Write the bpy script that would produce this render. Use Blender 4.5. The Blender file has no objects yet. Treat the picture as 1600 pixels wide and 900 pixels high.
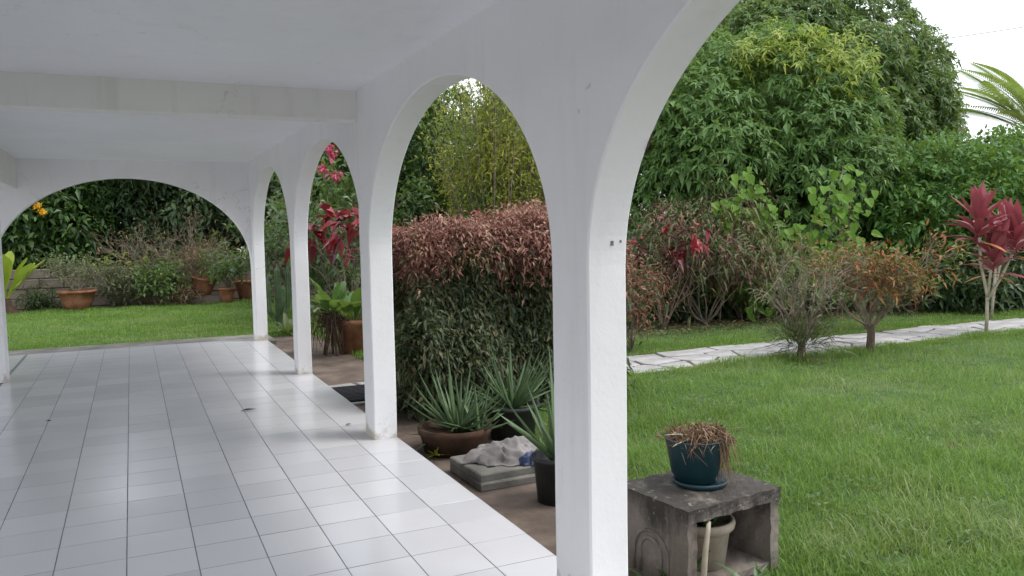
import bpy, math, random
import numpy as np
from mathutils import Vector, Matrix

rng = np.random.default_rng(11)
random.seed(5)
SC = bpy.context.scene
COL = SC.collection
PI = math.pi

# ------------------------------------------------------------------ camera
cam_data = bpy.data.cameras.new('camera')
cam = bpy.data.objects.new('camera', cam_data)
COL.objects.link(cam)
cam.matrix_world = Matrix(((0.904729, 0.047038, -0.423383, 0.0),
                           (-0.425581, 0.056369, -0.903163, 0.0),
                           (-0.018617, 0.997301, 0.071017, 1.5195),
                           (0, 0, 0, 1)))
cam_data.sensor_width = 36.0
cam_data.lens = 1264.94 / 1600 * 36.0
cam_data.clip_start = 0.05
cam_data.clip_end = 2000
SC.camera = cam

# ------------------------------------------------------------------ sky, sun, exposure
SUN_EL, SUN_AZ = 62.0, 118.0      # azimuth measured from +Y towards +X
world = bpy.data.worlds.new('World')
SC.world = world
world.use_nodes = True
wn, wl = world.node_tree.nodes, world.node_tree.links
wn.clear()
w_out = wn.new('ShaderNodeOutputWorld')
w_bg = wn.new('ShaderNodeBackground')
w_bg.inputs['Strength'].default_value = 0.13
sky = wn.new('ShaderNodeTexSky')
sky.sky_type = 'NISHITA'
sky.sun_disc = False
sky.sun_elevation = math.radians(SUN_EL)
sky.sun_rotation = math.radians(SUN_AZ)
sky.air_density = 1.0
sky.dust_density = 4.0
w_tc = wn.new('ShaderNodeTexCoord')
w_noise = wn.new('ShaderNodeTexNoise')
w_noise.inputs['Scale'].default_value = 2.2
w_noise.inputs['Detail'].default_value = 6
w_ramp = wn.new('ShaderNodeValToRGB')          # cloud sheet: white with soft grey folds
w_ramp.color_ramp.elements[0].position = 0.3
w_ramp.color_ramp.elements[0].color = (7.2, 7.6, 8.2, 1)
w_ramp.color_ramp.elements[1].position = 0.7
w_ramp.color_ramp.elements[1].color = (9.6, 9.8, 10.2, 1)
w_mix = wn.new('ShaderNodeMix')
w_mix.data_type = 'RGBA'
w_mix.inputs[0].default_value = 0.86
wl.new(w_tc.outputs['Generated'], w_noise.inputs['Vector'])
wl.new(w_noise.outputs['Fac'], w_ramp.inputs['Fac'])
wl.new(sky.outputs['Color'], w_mix.inputs[6])
wl.new(w_ramp.outputs['Color'], w_mix.inputs[7])
wl.new(w_mix.outputs[2], w_bg.inputs['Color'])
wl.new(w_bg.outputs['Background'], w_out.inputs['Surface'])

sun_data = bpy.data.lights.new('sun', 'SUN')
sun_data.energy = 1.0
sun_data.angle = math.radians(16)
sun_data.color = (1.0, 0.96, 0.9)
sun = bpy.data.objects.new('sun', sun_data)
COL.objects.link(sun)
_el, _az = math.radians(SUN_EL), math.radians(SUN_AZ)
sun_dir = Vector((math.sin(_az) * math.cos(_el), math.cos(_az) * math.cos(_el), math.sin(_el)))
sun.rotation_euler = (-sun_dir).to_track_quat('-Z', 'Y').to_euler()
sun.location = sun_dir * 40

SC.view_settings.view_transform = 'Standard'
SC.view_settings.look = 'None'
SC.view_settings.exposure = 0.88
SC.view_settings.gamma = 1.0
SC.view_settings.use_curve_mapping = False
SC.render.engine = 'CYCLES'
SC.cycles.max_bounces = 10
SC.cycles.diffuse_bounces = 6
SC.cycles.transmission_bounces = 4
SC.cycles.transparent_max_bounces = 4
SC.cycles.use_denoising = True

# ------------------------------------------------------------------ helpers: objects
def tag(o, label=None, cat=None, group=None, kind=None):
    if label: o['label'] = label
    if cat: o['category'] = cat
    if group: o['group'] = group
    if kind: o['kind'] = kind
    return o

def empty(name, loc, label, cat, group=None, rz=0.0):
    o = bpy.data.objects.new(name, None)
    o.empty_display_size = 0.1
    o.location = loc
    o.rotation_euler = (0, 0, rz)
    COL.objects.link(o)
    return tag(o, label, cat, group)

class MB:
    """collects vertices and faces"""
    def __init__(s):
        s.v, s.f, s.n = [], [], 0
    def add(s, V, *Fs):
        V = np.asarray(V, dtype=np.float64).reshape(-1, 3)
        s.v.append(V)
        for F in Fs:
            F = np.asarray(F, dtype=np.int64)
            if F.size:
                s.f.append(F + s.n)
        s.n += len(V)
        return s
    def box(s, x0, x1, y0, y1, z0, z1):
        V = [(x, y, z) for z in (z0, z1) for y in (y0, y1) for x in (x0, x1)]
        return s.add(V, [(0, 2, 3, 1), (4, 5, 7, 6), (0, 1, 5, 4), (2, 6, 7, 3), (0, 4, 6, 2), (1, 3, 7, 5)])
    def tube(s, pts, rad, n=6, cap=True):
        pts = np.asarray(pts, float); m = len(pts)
        rad = np.broadcast_to(np.asarray(rad, float), (m,))
        T = np.gradient(pts, axis=0)
        T /= np.linalg.norm(T, axis=1, keepdims=True) + 1e-9
        ref = np.array([0, 0, 1.0]) if abs(T[0, 2]) < .9 else np.array([1.0, 0, 0])
        A = np.cross(T, ref); A /= np.linalg.norm(A, axis=1, keepdims=True) + 1e-9
        B = np.cross(T, A)
        a = np.arange(n) * 2 * PI / n
        V = pts[:, None, :] + rad[:, None, None] * (np.cos(a)[None, :, None] * A[:, None, :] + np.sin(a)[None, :, None] * B[:, None, :])
        i = np.arange(m - 1)[:, None] * n; j = np.arange(n)[None, :]; k = (j + 1) % n
        Q = np.stack([i + j, i + k, i + n + k, i + n + j], -1).reshape(-1, 4)
        s.add(V.reshape(-1, 3), Q)
        if cap:
            b = s.n - m * n
            s.f.append(np.array([list(range(b + n - 1, b - 1, -1))]))
            s.f.append(np.array([list(range(b + (m - 1) * n, b + m * n))]))
        return s
    def lathe(s, prof, n=28, c=(0, 0, 0), wob=0.0):
        prof = np.asarray(prof, float)
        a = np.arange(n) * 2 * PI / n
        w = 1 + wob * np.sin(a * 3 + 1.0)
        V = np.stack([prof[:, 0:1] * np.cos(a) * w, prof[:, 0:1] * np.sin(a) * w, np.repeat(prof[:, 1:2], n, 1)], -1) + np.asarray(c, float)
        m = len(prof)
        i = np.arange(m - 1)[:, None] * n; j = np.arange(n)[None, :]; k = (j + 1) % n
        Q = np.stack([i + j, i + k, i + n + k, i + n + j], -1).reshape(-1, 4)
        return s.add(V.reshape(-1, 3), Q)
    def build(s, name, m, parent=None, smooth=False, kind=None):
        V = np.concatenate(s.v)
        me = bpy.data.meshes.new(name)
        loops = np.concatenate([F.ravel() for F in s.f])
        tot = np.concatenate([np.full(len(F), F.shape[1]) for F in s.f])
        start = np.concatenate([[0], np.cumsum(tot)[:-1]])
        me.vertices.add(len(V)); me.vertices.foreach_set('co', V.astype(np.float32).ravel())
        me.loops.add(len(loops)); me.loops.foreach_set('vertex_index', loops.astype(np.int32))
        me.polygons.add(len(tot))
        me.polygons.foreach_set('loop_start', start.astype(np.int32))
        me.polygons.foreach_set('loop_total', tot.astype(np.int32))
        me.polygons.foreach_set('use_smooth', np.full(len(tot), bool(smooth)))
        me.update(calc_edges=True)
        me.validate()
        me.materials.append(m)
        o = bpy.data.objects.new(name, me)
        COL.objects.link(o)
        if parent is not None:
            o.parent = parent
        if kind: o['kind'] = kind
        return o

def unit(a):
    return a / (np.linalg.norm(a, axis=-1, keepdims=True) + 1e-9)

def rdir(n):
    return unit(rng.normal(size=(n, 3)))

ZUP = np.array([0, 0, 1.0])

def small_leaves(mb, P, D, U, L, W, droop=.3, fold=.25):
    """diamond leaves with a crease: 5 verts, 4 triangles each"""
    n = len(P)
    L = np.broadcast_to(L, (n,))[:, None]; W = np.broadcast_to(W, (n,))[:, None]
    D = unit(D); S = unit(np.cross(D, U)); N = np.cross(S, D)
    dr = np.broadcast_to(droop, (n,))[:, None]
    mid = P + D * L * .45 - ZUP * dr * L * .2
    tip = P + D * L - ZUP * dr * L
    V = np.stack([P, mid - S * W / 2 + N * W * fold, mid, mid + S * W / 2 + N * W * fold, tip], 1)
    b = (np.arange(n) * 5)[:, None]
    F = np.concatenate([b + np.array([[0, 2, 1]]), b + np.array([[0, 3, 2]]), b + np.array([[1, 2, 4]]), b + np.array([[2, 3, 4]])])
    mb.add(V.reshape(-1, 3), F)

def blade_leaf(p, d, up, L, W, prof, droop=.3, fold=.2, seg=8, thick=0.0, twist=0.0, wave=0.0):
    """one larger leaf as its own strip; thick > 0 closes it underneath"""
    p = np.asarray(p, float); d = unit(np.asarray(d, float)); up = np.asarray(up, float)
    t = np.linspace(0, 1, seg + 1)
    S0 = unit(np.cross(d, up)); N0 = np.cross(S0, d)
    C = p + d * L * t[:, None] - ZUP * droop * L * (t ** 2)[:, None]
    T = unit(np.gradient(C, axis=0))
    tw = twist * t
    S = S0[None] * np.cos(tw)[:, None] + N0[None] * np.sin(tw)[:, None]
    N = unit(np.cross(S, T))
    w = np.interp(t, [q[0] for q in prof], [q[1] for q in prof]) * W / 2
    lift = fold * w + wave * W * np.sin(t * 17 + p[0] * 40)
    A = C - S * w[:, None] + N * lift[:, None]
    B = C + S * w[:, None] + N * (fold * w - wave * W * np.sin(t * 15 + 1))[:, None]
    mb = MB()
    if thick > 0:
        K = C - N * (thick * np.maximum(w / (W / 2), .05))[:, None]
        V = np.stack([A, C, B, K], 1); n = 4
        i = np.arange(seg)[:, None] * n
        F = np.concatenate([i + np.array([[a, (a + 1) % 4, n + (a + 1) % 4, n + a]]) for a in range(4)])
    else:
        V = np.stack([A, C, B], 1); n = 3
        i = np.arange(seg)[:, None] * n
        F = np.concatenate([i + np.array([[0, 1, 4, 3]]), i + np.array([[1, 2, 5, 4]])])
    mb.add(V.reshape(-1, 3), F)
    return mb

# ------------------------------------------------------------------ helpers: materials
def new_mat(name):
    m = bpy.data.materials.new(name)
    m.use_nodes = True
    n, l = m.node_tree.nodes, m.node_tree.links
    p = n['Principled BSDF']
    return m, n, l, p

def ramp(n, stops, interp='LINEAR'):
    r = n.new('ShaderNodeValToRGB')
    r.color_ramp.interpolation = interp
    e = r.color_ramp.elements
    while len(e) < len(stops): e.new(0.5)
    for el, (pos, c) in zip(e, stops):
        el.position = pos
        el.color = (c[0], c[1], c[2], 1)
    return r

def noise(n, l, scale, detail=4, rough=.55, coord='Object', vec=None, mapping=None):
    t = n.new('ShaderNodeTexNoise')
    t.inputs['Scale'].default_value = scale
    t.inputs['Detail'].default_value = detail
    t.inputs['Roughness'].default_value = rough
    if vec is None:
        tc = n.new('ShaderNodeTexCoord')
        vec = tc.outputs[coord]
    if mapping:
        mp = n.new('ShaderNodeMapping')
        mp.inputs['Scale'].default_value = mapping
        l.new(vec, mp.inputs['Vector'])
        vec = mp.outputs['Vector']
    l.new(vec, t.inputs['Vector'])
    return t

def mixc(n, l, fac, a, b, mode='MIX'):
    m = n.new('ShaderNodeMix')
    m.data_type = 'RGBA'
    m.blend_type = mode
    for sock, val in ((m.inputs[0], fac), (m.inputs[6], a), (m.inputs[7], b)):
        if hasattr(val, 'is_output') or isinstance(val, bpy.types.NodeSocket):
            l.new(val, sock)
        elif isinstance(val, (int, float)):
            sock.default_value = val
        else:
            sock.default_value = (val[0], val[1], val[2], 1)
    return m.outputs[2]

def bump(n, l, p, height, strength, dist):
    b = n.new('ShaderNodeBump')
    b.inputs['Strength'].default_value = strength
    b.inputs['Distance'].default_value = dist
    l.new(height, b.inputs['Height'])
    l.new(b.outputs['Normal'], p.inputs['Normal'])
    return b

def leaf_mat(name, stops, rough=.45, trans=.28, patch=None, patch_scale=.8, patch_lo=.5, patch_hi=.62, spec=.4, glow=(.35, .5, .08), gmix=.5):
    """one colour per leaf out of a ramp; 'patch' is a second ramp that takes over in clumps of the plant"""
    m, n, l, p = new_mat(name)
    g = n.new('ShaderNodeNewGeometry')
    r = ramp(n, stops)
    l.new(g.outputs['Random Per Island'], r.inputs['Fac'])
    col = r.outputs['Color']
    if patch:
        r2 = ramp(n, patch)
        l.new(g.outputs['Random Per Island'], r2.inputs['Fac'])
        t = noise(n, l, patch_scale, 3, .6)
        mr = n.new('ShaderNodeMapRange')
        mr.inputs['From Min'].default_value = patch_lo
        mr.inputs['From Max'].default_value = patch_hi
        l.new(t.outputs['Fac'], mr.inputs['Value'])
        col = mixc(n, l, mr.outputs['Result'], col, r2.outputs['Color'])
    l.new(col, p.inputs['Base Color'])
    p.inputs['Roughness'].default_value = rough
    p.inputs['Specular IOR Level'].default_value = spec
    if trans > 0:
        tr = n.new('ShaderNodeBsdfTranslucent')
        l.new(mixc(n, l, gmix, col, glow, 'MIX'), tr.inputs['Color'])
        mx = n.new('ShaderNodeMixShader')
        mx.inputs['Fac'].default_value = trans
        l.new(p.outputs['BSDF'], mx.inputs[1])
        l.new(tr.outputs['BSDF'], mx.inputs[2])
        l.new(mx.outputs['Shader'], n['Material Output'].inputs['Surface'])
    return m

def rough_mat(name, stops, scale=6, rough=.8, bscale=40, bstr=.3, bdist=.01, detail=6, mapping=None, spec=.3):
    m, n, l, p = new_mat(name)
    t = noise(n, l, scale, detail, .6, mapping=mapping)
    r = ramp(n, stops)
    l.new(t.outputs['Fac'], r.inputs['Fac'])
    l.new(r.outputs['Color'], p.inputs['Base Color'])
    p.inputs['Roughness'].default_value = rough
    p.inputs['Specular IOR Level'].default_value = spec
    b = noise(n, l, bscale, 6, .6)
    bump(n, l, p, b.outputs['Fac'], bstr, bdist)
    return m

def plaster_mat(name, base, stain, stain_amt=.5, seed=0.0):
    m, n, l, p = new_mat(name)
    g = n.new('ShaderNodeNewGeometry')
    t = noise(n, l, .9, 5, .6, vec=g.outputs['Position'])
    r = ramp(n, [(.35, [c * .94 for c in base]), (.65, base)])
    l.new(t.outputs['Fac'], r.inputs['Fac'])
    # rain streaks and smudges
    s = noise(n, l, 1.0, 6, .65, vec=g.outputs['Position'], mapping=(6, 6, .7))
    sr = ramp(n, [(.56, (0, 0, 0)), (.8, (1, 1, 1))])
    l.new(s.outputs['Fac'], sr.inputs['Fac'])
    mu = n.new('ShaderNodeMath'); mu.operation = 'MULTIPLY'; mu.inputs[1].default_value = stain_amt
    l.new(sr.outputs['Color'], mu.inputs[0])
    c1 = mixc(n, l, mu.outputs[0], r.outputs['Color'], stain)
    # specks
    k = noise(n, l, 14, 2, .5, vec=g.outputs['Position'])
    kr = ramp(n, [(.74, (0, 0, 0)), (.78, (1, 1, 1))])
    l.new(k.outputs['Fac'], kr.inputs['Fac'])
    mk2 = n.new('ShaderNodeMath'); mk2.operation = 'MULTIPLY'; mk2.inputs[1].default_value = .35
    l.new(kr.outputs['Color'], mk2.inputs[0])
    c2 = mixc(n, l, mk2.outputs[0], c1, (.36, .34, .3))
    # splash dirt at the foot
    sx = n.new('ShaderNodeSeparateXYZ'); l.new(g.outputs['Position'], sx.inputs[0])
    dn = noise(n, l, 9, 5, .65, vec=g.outputs['Position'])
    ad = n.new('ShaderNodeMath'); ad.operation = 'MULTIPLY_ADD'; ad.inputs[1].default_value = .5; ad.inputs[2].default_value = -.16
    l.new(dn.outputs['Fac'], ad.inputs[0])
    sb = n.new('ShaderNodeMath'); sb.operation = 'SUBTRACT'
    l.new(ad.outputs[0], sb.inputs[0]); l.new(sx.outputs['Z'], sb.inputs[1])
    mr = n.new('ShaderNodeMapRange'); mr.inputs['From Min'].default_value = 0; mr.inputs['From Max'].default_value = .09
    mr.inputs['To Max'].default_value = .75
    l.new(sb.outputs[0], mr.inputs['Value'])
    c3 = mixc(n, l, mr.outputs['Result'], c2, (.44, .38, .28))
    wob = noise(n, l, 2.2, 4, .6, vec=g.outputs['Position'])
    wv = n.new('ShaderNodeVectorMath'); wv.operation = 'MULTIPLY_ADD'
    wv.inputs[1].default_value = (.9, .9, .9)
    l.new(wob.outputs['Color'], wv.inputs[0]); l.new(g.outputs['Position'], wv.inputs[2])
    vo = n.new('ShaderNodeTexVoronoi'); vo.feature = 'DISTANCE_TO_EDGE'; vo.inputs['Scale'].default_value = .9
    l.new(wv.outputs[0], vo.inputs['Vector'])
    cr = n.new('ShaderNodeMapRange'); cr.inputs['From Min'].default_value = .0015; cr.inputs['From Max'].default_value = .006
    cr.inputs['To Min'].default_value = .35; cr.inputs['To Max'].default_value = 0
    l.new(vo.outputs['Distance'], cr.inputs['Value'])
    cm = noise(n, l, .7, 2, .5, vec=g.outputs['Position'])
    cmr = n.new('ShaderNodeMapRange'); cmr.inputs['From Min'].default_value = .52; cmr.inputs['From Max'].default_value = .6
    l.new(cm.outputs['Fac'], cmr.inputs['Value'])
    cmu = n.new('ShaderNodeMath'); cmu.operation = 'MULTIPLY'
    l.new(cr.outputs['Result'], cmu.inputs[0]); l.new(cmr.outputs['Result'], cmu.inputs[1])
    c3 = mixc(n, l, cmu.outputs[0], c3, (.42, .40, .38))
    l.new(c3, p.inputs['Base Color'])
    p.inputs['Roughness'].default_value = .62
    p.inputs['Specular IOR Level'].default_value = .3
    b = noise(n, l, 55, 5, .6, vec=g.outputs['Position'])
    b2 = noise(n, l, 5, 3, .5, vec=g.outputs['Position'])
    ma = n.new('ShaderNodeMath'); ma.operation = 'MULTIPLY_ADD'; ma.inputs[1].default_value = 4.0
    l.new(b2.outputs['Fac'], ma.inputs[0]); l.new(b.outputs['Fac'], ma.inputs[2])
    bump(n, l, p, ma.outputs[0], .28, .005)
    return m

M = {}
M['plaster'] = plaster_mat('white_plaster', (.86, .857, .862), (.62, .605, .58), .35)
M['ceiling'] = plaster_mat('ceiling_paint', (.835, .84, .87), (.70, .69, .67), .45)
M['beam'] = plaster_mat('beam_paint', (.80, .795, .765), (.55, .54, .5), .5)

def tile_mat():
    m, n, l, p = new_mat('glazed_tile')
    oi = n.new('ShaderNodeObjectInfo')
    r = ramp(n, [(0, (.54, .54, .57)), (.5, (.58, .58, .61)), (1, (.62, .62, .645))])
    l.new(oi.outputs['Random'], r.inputs['Fac'])
    g = n.new('ShaderNodeNewGeometry')
    t = noise(n, l, .9, 5, .6, vec=g.outputs['Position'])
    sr = ramp(n, [(.5, (0, 0, 0)), (.75, (1, 1, 1))])
    l.new(t.outputs['Fac'], sr.inputs['Fac'])
    mu = n.new('ShaderNodeMath'); mu.operation = 'MULTIPLY'; mu.inputs[1].default_value = .22
    l.new(sr.outputs['Color'], mu.inputs[0])
    c = mixc(n, l, mu.outputs[0], r.outputs['Color'], (.48, .465, .45))
    l.new(c, p.inputs['Base Color'])
    rr = n.new('ShaderNodeMapRange')
    rr.inputs['To Min'].default_value = .13; rr.inputs['To Max'].default_value = .27
    t2 = noise(n, l, 1.6, 4, .6, vec=g.outputs['Position'])
    l.new(t2.outputs['Fac'], rr.inputs['Value'])
    l.new(rr.outputs['Result'], p.inputs['Roughness'])
    p.inputs['IOR'].default_value = 1.5
    b = noise(n, l, 3.0, 2, .5, vec=g.outputs['Position'])
    bump(n, l, p, b.outputs['Fac'], .1, .006)
    return m
M['tile'] = tile_mat()
M['grout'] = rough_mat('grout', [(.3, (.10, .10, .105)), (.7, (.22, .22, .225))], 9, .9, 60, .2, .002)
M['soil'] = rough_mat('soil', [(.3, (.045, .032, .02)), (.5, (.10, .07, .045)), (.7, (.16, .12, .08))], 3, .95, 25, .8, .03)
M['lawn'] = rough_mat('lawn_soil', [(.3, (.03, .06, .015)), (.5, (.055, .10, .025)), (.7, (.09, .12, .04))], 4, .95, 30, .8, .03)
M['apron'] = rough_mat('worn_concrete', [(.3, (.06, .045, .035)), (.5, (.125, .095, .076)), (.62, (.18, .14, .115)), (.8, (.24, .195, .165))], 2.4, .85, 45, .5, .008)
M['strip'] = rough_mat('kerb_concrete', [(.3, (.08, .075, .065)), (.6, (.20, .19, .17)), (.8, (.30, .28, .25))], 3, .9, 40, .5, .01)
M['bounce'] = rough_mat('pale_bounce', [(.3, (.26, .25, .235)), (.6, (.38, .37, .35)), (.8, (.44, .43, .41))], 1.2, .9, 40, .4, .006)  # for the added ground that throws light up under the roof
M['stone'] = rough_mat('pale_flagstone', [(.25, (.18, .17, .16)), (.5, (.34, .33, .325)), (.75, (.44, .43, .43))], 2.2, .75, 20, .5, .012)
M['block'] = rough_mat('old_concrete_block', [(.25, (.05, .042, .033)), (.5, (.15, .125, .10)), (.75, (.24, .20, .165))], 2.5, .9, 30, .6, .015)
M['mat'] = rough_mat('rubber_mat', [(.3, (.014, .014, .017)), (.7, (.035, .035, .042))], 30, .9, 200, .9, .006)
M['terracotta'] = rough_mat('terracotta', [(.3, (.15, .065, .035)), (.55, (.31, .135, .075)), (.8, (.40, .22, .14))], 5, .8, 40, .3, .006)
M['terracotta_dark'] = rough_mat('mossy_terracotta', [(.3, (.025, .02, .012)), (.55, (.07, .036, .022)), (.8, (.11, .06, .036))], 5, .85, 40, .4, .008)
M['dark_plastic'] = rough_mat('dark_plastic', [(.3, (.018, .02, .019)), (.7, (.04, .042, .04))], 4, .5, 60, .1, .002)
M['teal_plastic'] = rough_mat('teal_plastic', [(.3, (.008, .035, .045)), (.7, (.016, .055, .068))], 5, .42, 60, .08, .002, spec=.5)
M['beige_pot'] = rough_mat('beige_clay', [(.3, (.24, .20, .155)), (.6, (.40, .35, .28)), (.8, (.48, .43, .36))], 6, .75, 40, .3, .005)
M['bark'] = rough_mat('bark', [(.3, (.045, .032, .022)), (.7, (.14, .105, .075))], 8, .9, 30, .8, .02, mapping=(3, 3, 1))
M['twig'] = rough_mat('grey_twig', [(.3, (.10, .078, .055)), (.7, (.26, .21, .16))], 9, .85, 40, .4, .004)
M['pale_stem'] = rough_mat('pale_stem', [(.3, (.26, .22, .16)), (.7, (.42, .38, .30))], 9, .75, 40, .4, .004)
M['root'] = rough_mat('root', [(.3, (.035, .022, .016)), (.7, (.12, .075, .05))], 12, .9, 50, .5, .004)
M['rag'] = rough_mat('grey_sheet', [(.3, (.09, .08, .078)), (.5, (.20, .185, .18)), (.7, (.29, .275, .27))], 5, .85, 50, .4, .006)
M['blue_bag'] = rough_mat('blue_plastic', [(.35, (.015, .025, .07)), (.5, (.04, .06, .14)), (.62, (.25, .27, .32))], 9, .4, 40, .3, .006)
M['wire'] = rough_mat('cable_black', [(.3, (.02, .02, .02)), (.7, (.04, .04, .04))], 5, .6)
M['metal'] = rough_mat('grey_metal', [(.3, (.10, .10, .10)), (.7, (.2, .2, .2))], 20, .5)
M['cactus'] = rough_mat('cactus_skin', [(.3, (.04, .075, .035)), (.7, (.09, .14, .06))], 8, .55, 40, .3, .005)

def plinth_mat():
    m, n, l, p = new_mat('weathered_cement')
    t = noise(n, l, 3.5, 7, .65)
    r = ramp(n, [(.3, (.11, .09, .075)), (.5, (.20, .17, .145)), (.75, (.29, .255, .225))])
    l.new(t.outputs['Fac'], r.inputs['Fac'])
    g = n.new('ShaderNodeNewGeometry')
    # black algae that starts at the top edge and runs down in tongues
    tc = n.new('ShaderNodeTexCoord')
    sx = n.new('ShaderNodeSeparateXYZ'); l.new(tc.outputs['Object'], sx.inputs[0])
    a = noise(n, l, 7, 6, .7, mapping=(1, 1, .35))
    ma = n.new('ShaderNodeMath'); ma.operation = 'MULTIPLY_ADD'; ma.inputs[1].default_value = .62
    l.new(a.outputs['Fac'], ma.inputs[0]); l.new(sx.outputs['Z'], ma.inputs[2])
    mr = n.new('ShaderNodeMapRange'); mr.inputs['From Min'].default_value = .56; mr.inputs['From Max'].default_value = .70
    mr.inputs['To Max'].default_value = .9
    l.new(ma.outputs[0], mr.inputs['Value'])
    c = mixc(n, l, mr.outputs['Result'], r.outputs['Color'], (.035, .031, .026))
    li = noise(n, l, 26, 4, .6)
    lr = ramp(n, [(.62, (0, 0, 0)), (.68, (1, 1, 1))])
    l.new(li.outputs['Fac'], lr.inputs['Fac'])
    mu = n.new('ShaderNodeMath'); mu.operation = 'MULTIPLY'; mu.inputs[1].default_value = .6
    l.new(lr.outputs['Color'], mu.inputs[0])
    c = mixc(n, l, mu.outputs[0], c, (.30, .275, .235))
    l.new(c, p.inputs['Base Color'])
    p.inputs['Roughness'].default_value = .92
    b = noise(n, l, 40, 8, .7)
    bump(n, l, p, b.outputs['Fac'], .8, .012)
    return m
M['plinth'] = plinth_mat()

M['mango'] = leaf_mat('mango_leaf', [(0, (.052, .115, .028)), (.5, (.085, .175, .04)), (1, (.135, .235, .06))], .5, .32)
M['mango_flush'] = leaf_mat('mango_flush_leaf', [(0, (.12, .20, .025)), (.5, (.22, .29, .035)), (1, (.36, .40, .07))], .45, .35)
M['mango_dark'] = leaf_mat('mango_old_leaf', [(0, (.052, .105, .03)), (.5, (.085, .155, .042)), (.9, (.125, .20, .06)), (1, (.19, .15, .06))], .5, .3)
M['bush'] = leaf_mat('bright_leaf', [(0, (.035, .10, .018)), (.5, (.062, .16, .028)), (1, (.11, .23, .05))], .45, .3)
M['dark_tree'] = leaf_mat('dark_leaf', [(0, (.022, .045, .018)), (.6, (.042, .076, .030)), (1, (.075, .12, .045))], .4, .2)
M['glossy'] = leaf_mat('glossy_leaf', [(0, (.02, .055, .015)), (.6, (.045, .10, .026)), (1, (.10, .18, .045))], .35, .25)
M['yellowgreen'] = leaf_mat('yellow_green_leaf', [(0, (.14, .17, .02)), (.5, (.25, .27, .035)), (1, (.42, .38, .07))], .5, .4, patch=[(0, (.08, .14, .025)), (1, (.17, .24, .05))], patch_scale=.9)
M['midgreen'] = leaf_mat('mid_leaf', [(0, (.035, .075, .02)), (.5, (.07, .13, .035)), (1, (.14, .20, .05))], .45, .3)
M['hedge_green'] = leaf_mat('hedge_leaf', [(0, (.03, .043, .021)), (.5, (.06, .08, .038)), (.85, (.095, .12, .055)), (1, (.17, .13, .07))], .5, .2)
M['hedge_pink'] = leaf_mat('hedge_dry_leaf', [(0, (.14, .06, .045)), (.35, (.27, .115, .09)), (.7, (.38, .19, .15)), (1, (.44, .30, .20))], .6, .2, patch=[(0, (.26, .14, .09)), (.6, (.38, .24, .14)), (1, (.12, .11, .05))], patch_scale=1.4, patch_lo=.5, patch_hi=.66, gmix=0.0)
M['hedge_mix'] = leaf_mat('reddish_green_leaf', [(0, (.04, .06, .02)), (.45, (.09, .11, .03)), (.6, (.20, .05, .035)), (1, (.26, .10, .06))], .5, .2, gmix=0.0)
M['thicket'] = leaf_mat('thicket_leaf', [(0, (.07, .03, .022)), (.3, (.14, .05, .035)), (.5, (.06, .09, .028)), (.85, (.10, .13, .04)), (1, (.22, .12, .06))], .55, .15, gmix=0.0)
M['copper'] = leaf_mat('copper_leaf', [(0, (.06, .008, .012)), (.5, (.16, .014, .022)), (.85, (.28, .03, .04)), (1, (.40, .09, .09))], .35, .25, glow=(.30, .02, .03), gmix=.4)
M['croton'] = leaf_mat('croton_leaf', [(0, (.14, .035, .014)), (.3, (.32, .09, .018)), (.5, (.24, .15, .035)), (.75, (.12, .14, .035)), (1, (.07, .11, .03))], .45, .25, gmix=0.0)
M['dry_leaf'] = leaf_mat('dry_leaf', [(0, (.10, .055, .03)), (.5, (.20, .13, .07)), (.8, (.12, .13, .045)), (1, (.30, .20, .11))], .7, .15, gmix=0.0)
M['greygreen'] = leaf_mat('grey_green_leaf', [(0, (.05, .065, .035)), (.5, (.10, .12, .06)), (1, (.19, .19, .09))], .55, .2)
M['aloe'] = leaf_mat('aloe_leaf', [(0, (.06, .105, .045)), (.5, (.09, .15, .065)), (1, (.14, .21, .10))], .42, .05)
M['pothos'] = leaf_mat('pothos_leaf', [(0, (.04, .11, .012)), (.5, (.075, .175, .018)), (.8, (.16, .26, .028)), (1, (.34, .38, .07))], .5, .3, spec=.2)
M['ti'] = leaf_mat('cordyline_leaf', [(0, (.12, .025, .035)), (.45, (.24, .055, .075)), (.75, (.37, .11, .125)), (1, (.48, .25, .22))], .32, .25, glow=(.30, .02, .03), gmix=.4)
M['ti_old'] = leaf_mat('cordyline_old_leaf', [(0, (.35, .08, .05)), (.5, (.48, .20, .08)), (1, (.50, .32, .12))], .4, .25, gmix=0.0)
M['nest'] = leaf_mat('nest_fern_leaf', [(0, (.17, .23, .02)), (.5, (.25, .32, .03)), (1, (.33, .40, .05))], .45, .3)
M['paddle'] = leaf_mat('paddle_leaf', [(0, (.035, .09, .018)), (.5, (.06, .135, .028)), (1, (.10, .19, .045))], .35, .3)
M['palm'] = leaf_mat('palm_leaflet', [(0, (.10, .16, .04)), (.5, (.18, .25, .07)), (1, (.30, .34, .12))], .4, .35)
M['straw'] = leaf_mat('straw', [(0, (.09, .05, .03)), (.5, (.22, .13, .08)), (1, (.38, .27, .17))], .8, .1, gmix=0.0)
M['yflower'] = leaf_mat('yellow_petal', [(0, (.70, .34, .01)), (1, (.80, .52, .03))], .5, .3, gmix=0.0)
M['pflower'] = leaf_mat('pink_petal', [(0, (.45, .05, .12)), (1, (.60, .14, .20))], .5, .3, gmix=0.0)
M['variegated'] = leaf_mat('variegated_leaf', [(0, (.18, .22, .12)), (.5, (.40, .42, .28)), (1, (.60, .60, .45))], .45, .2)
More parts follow.
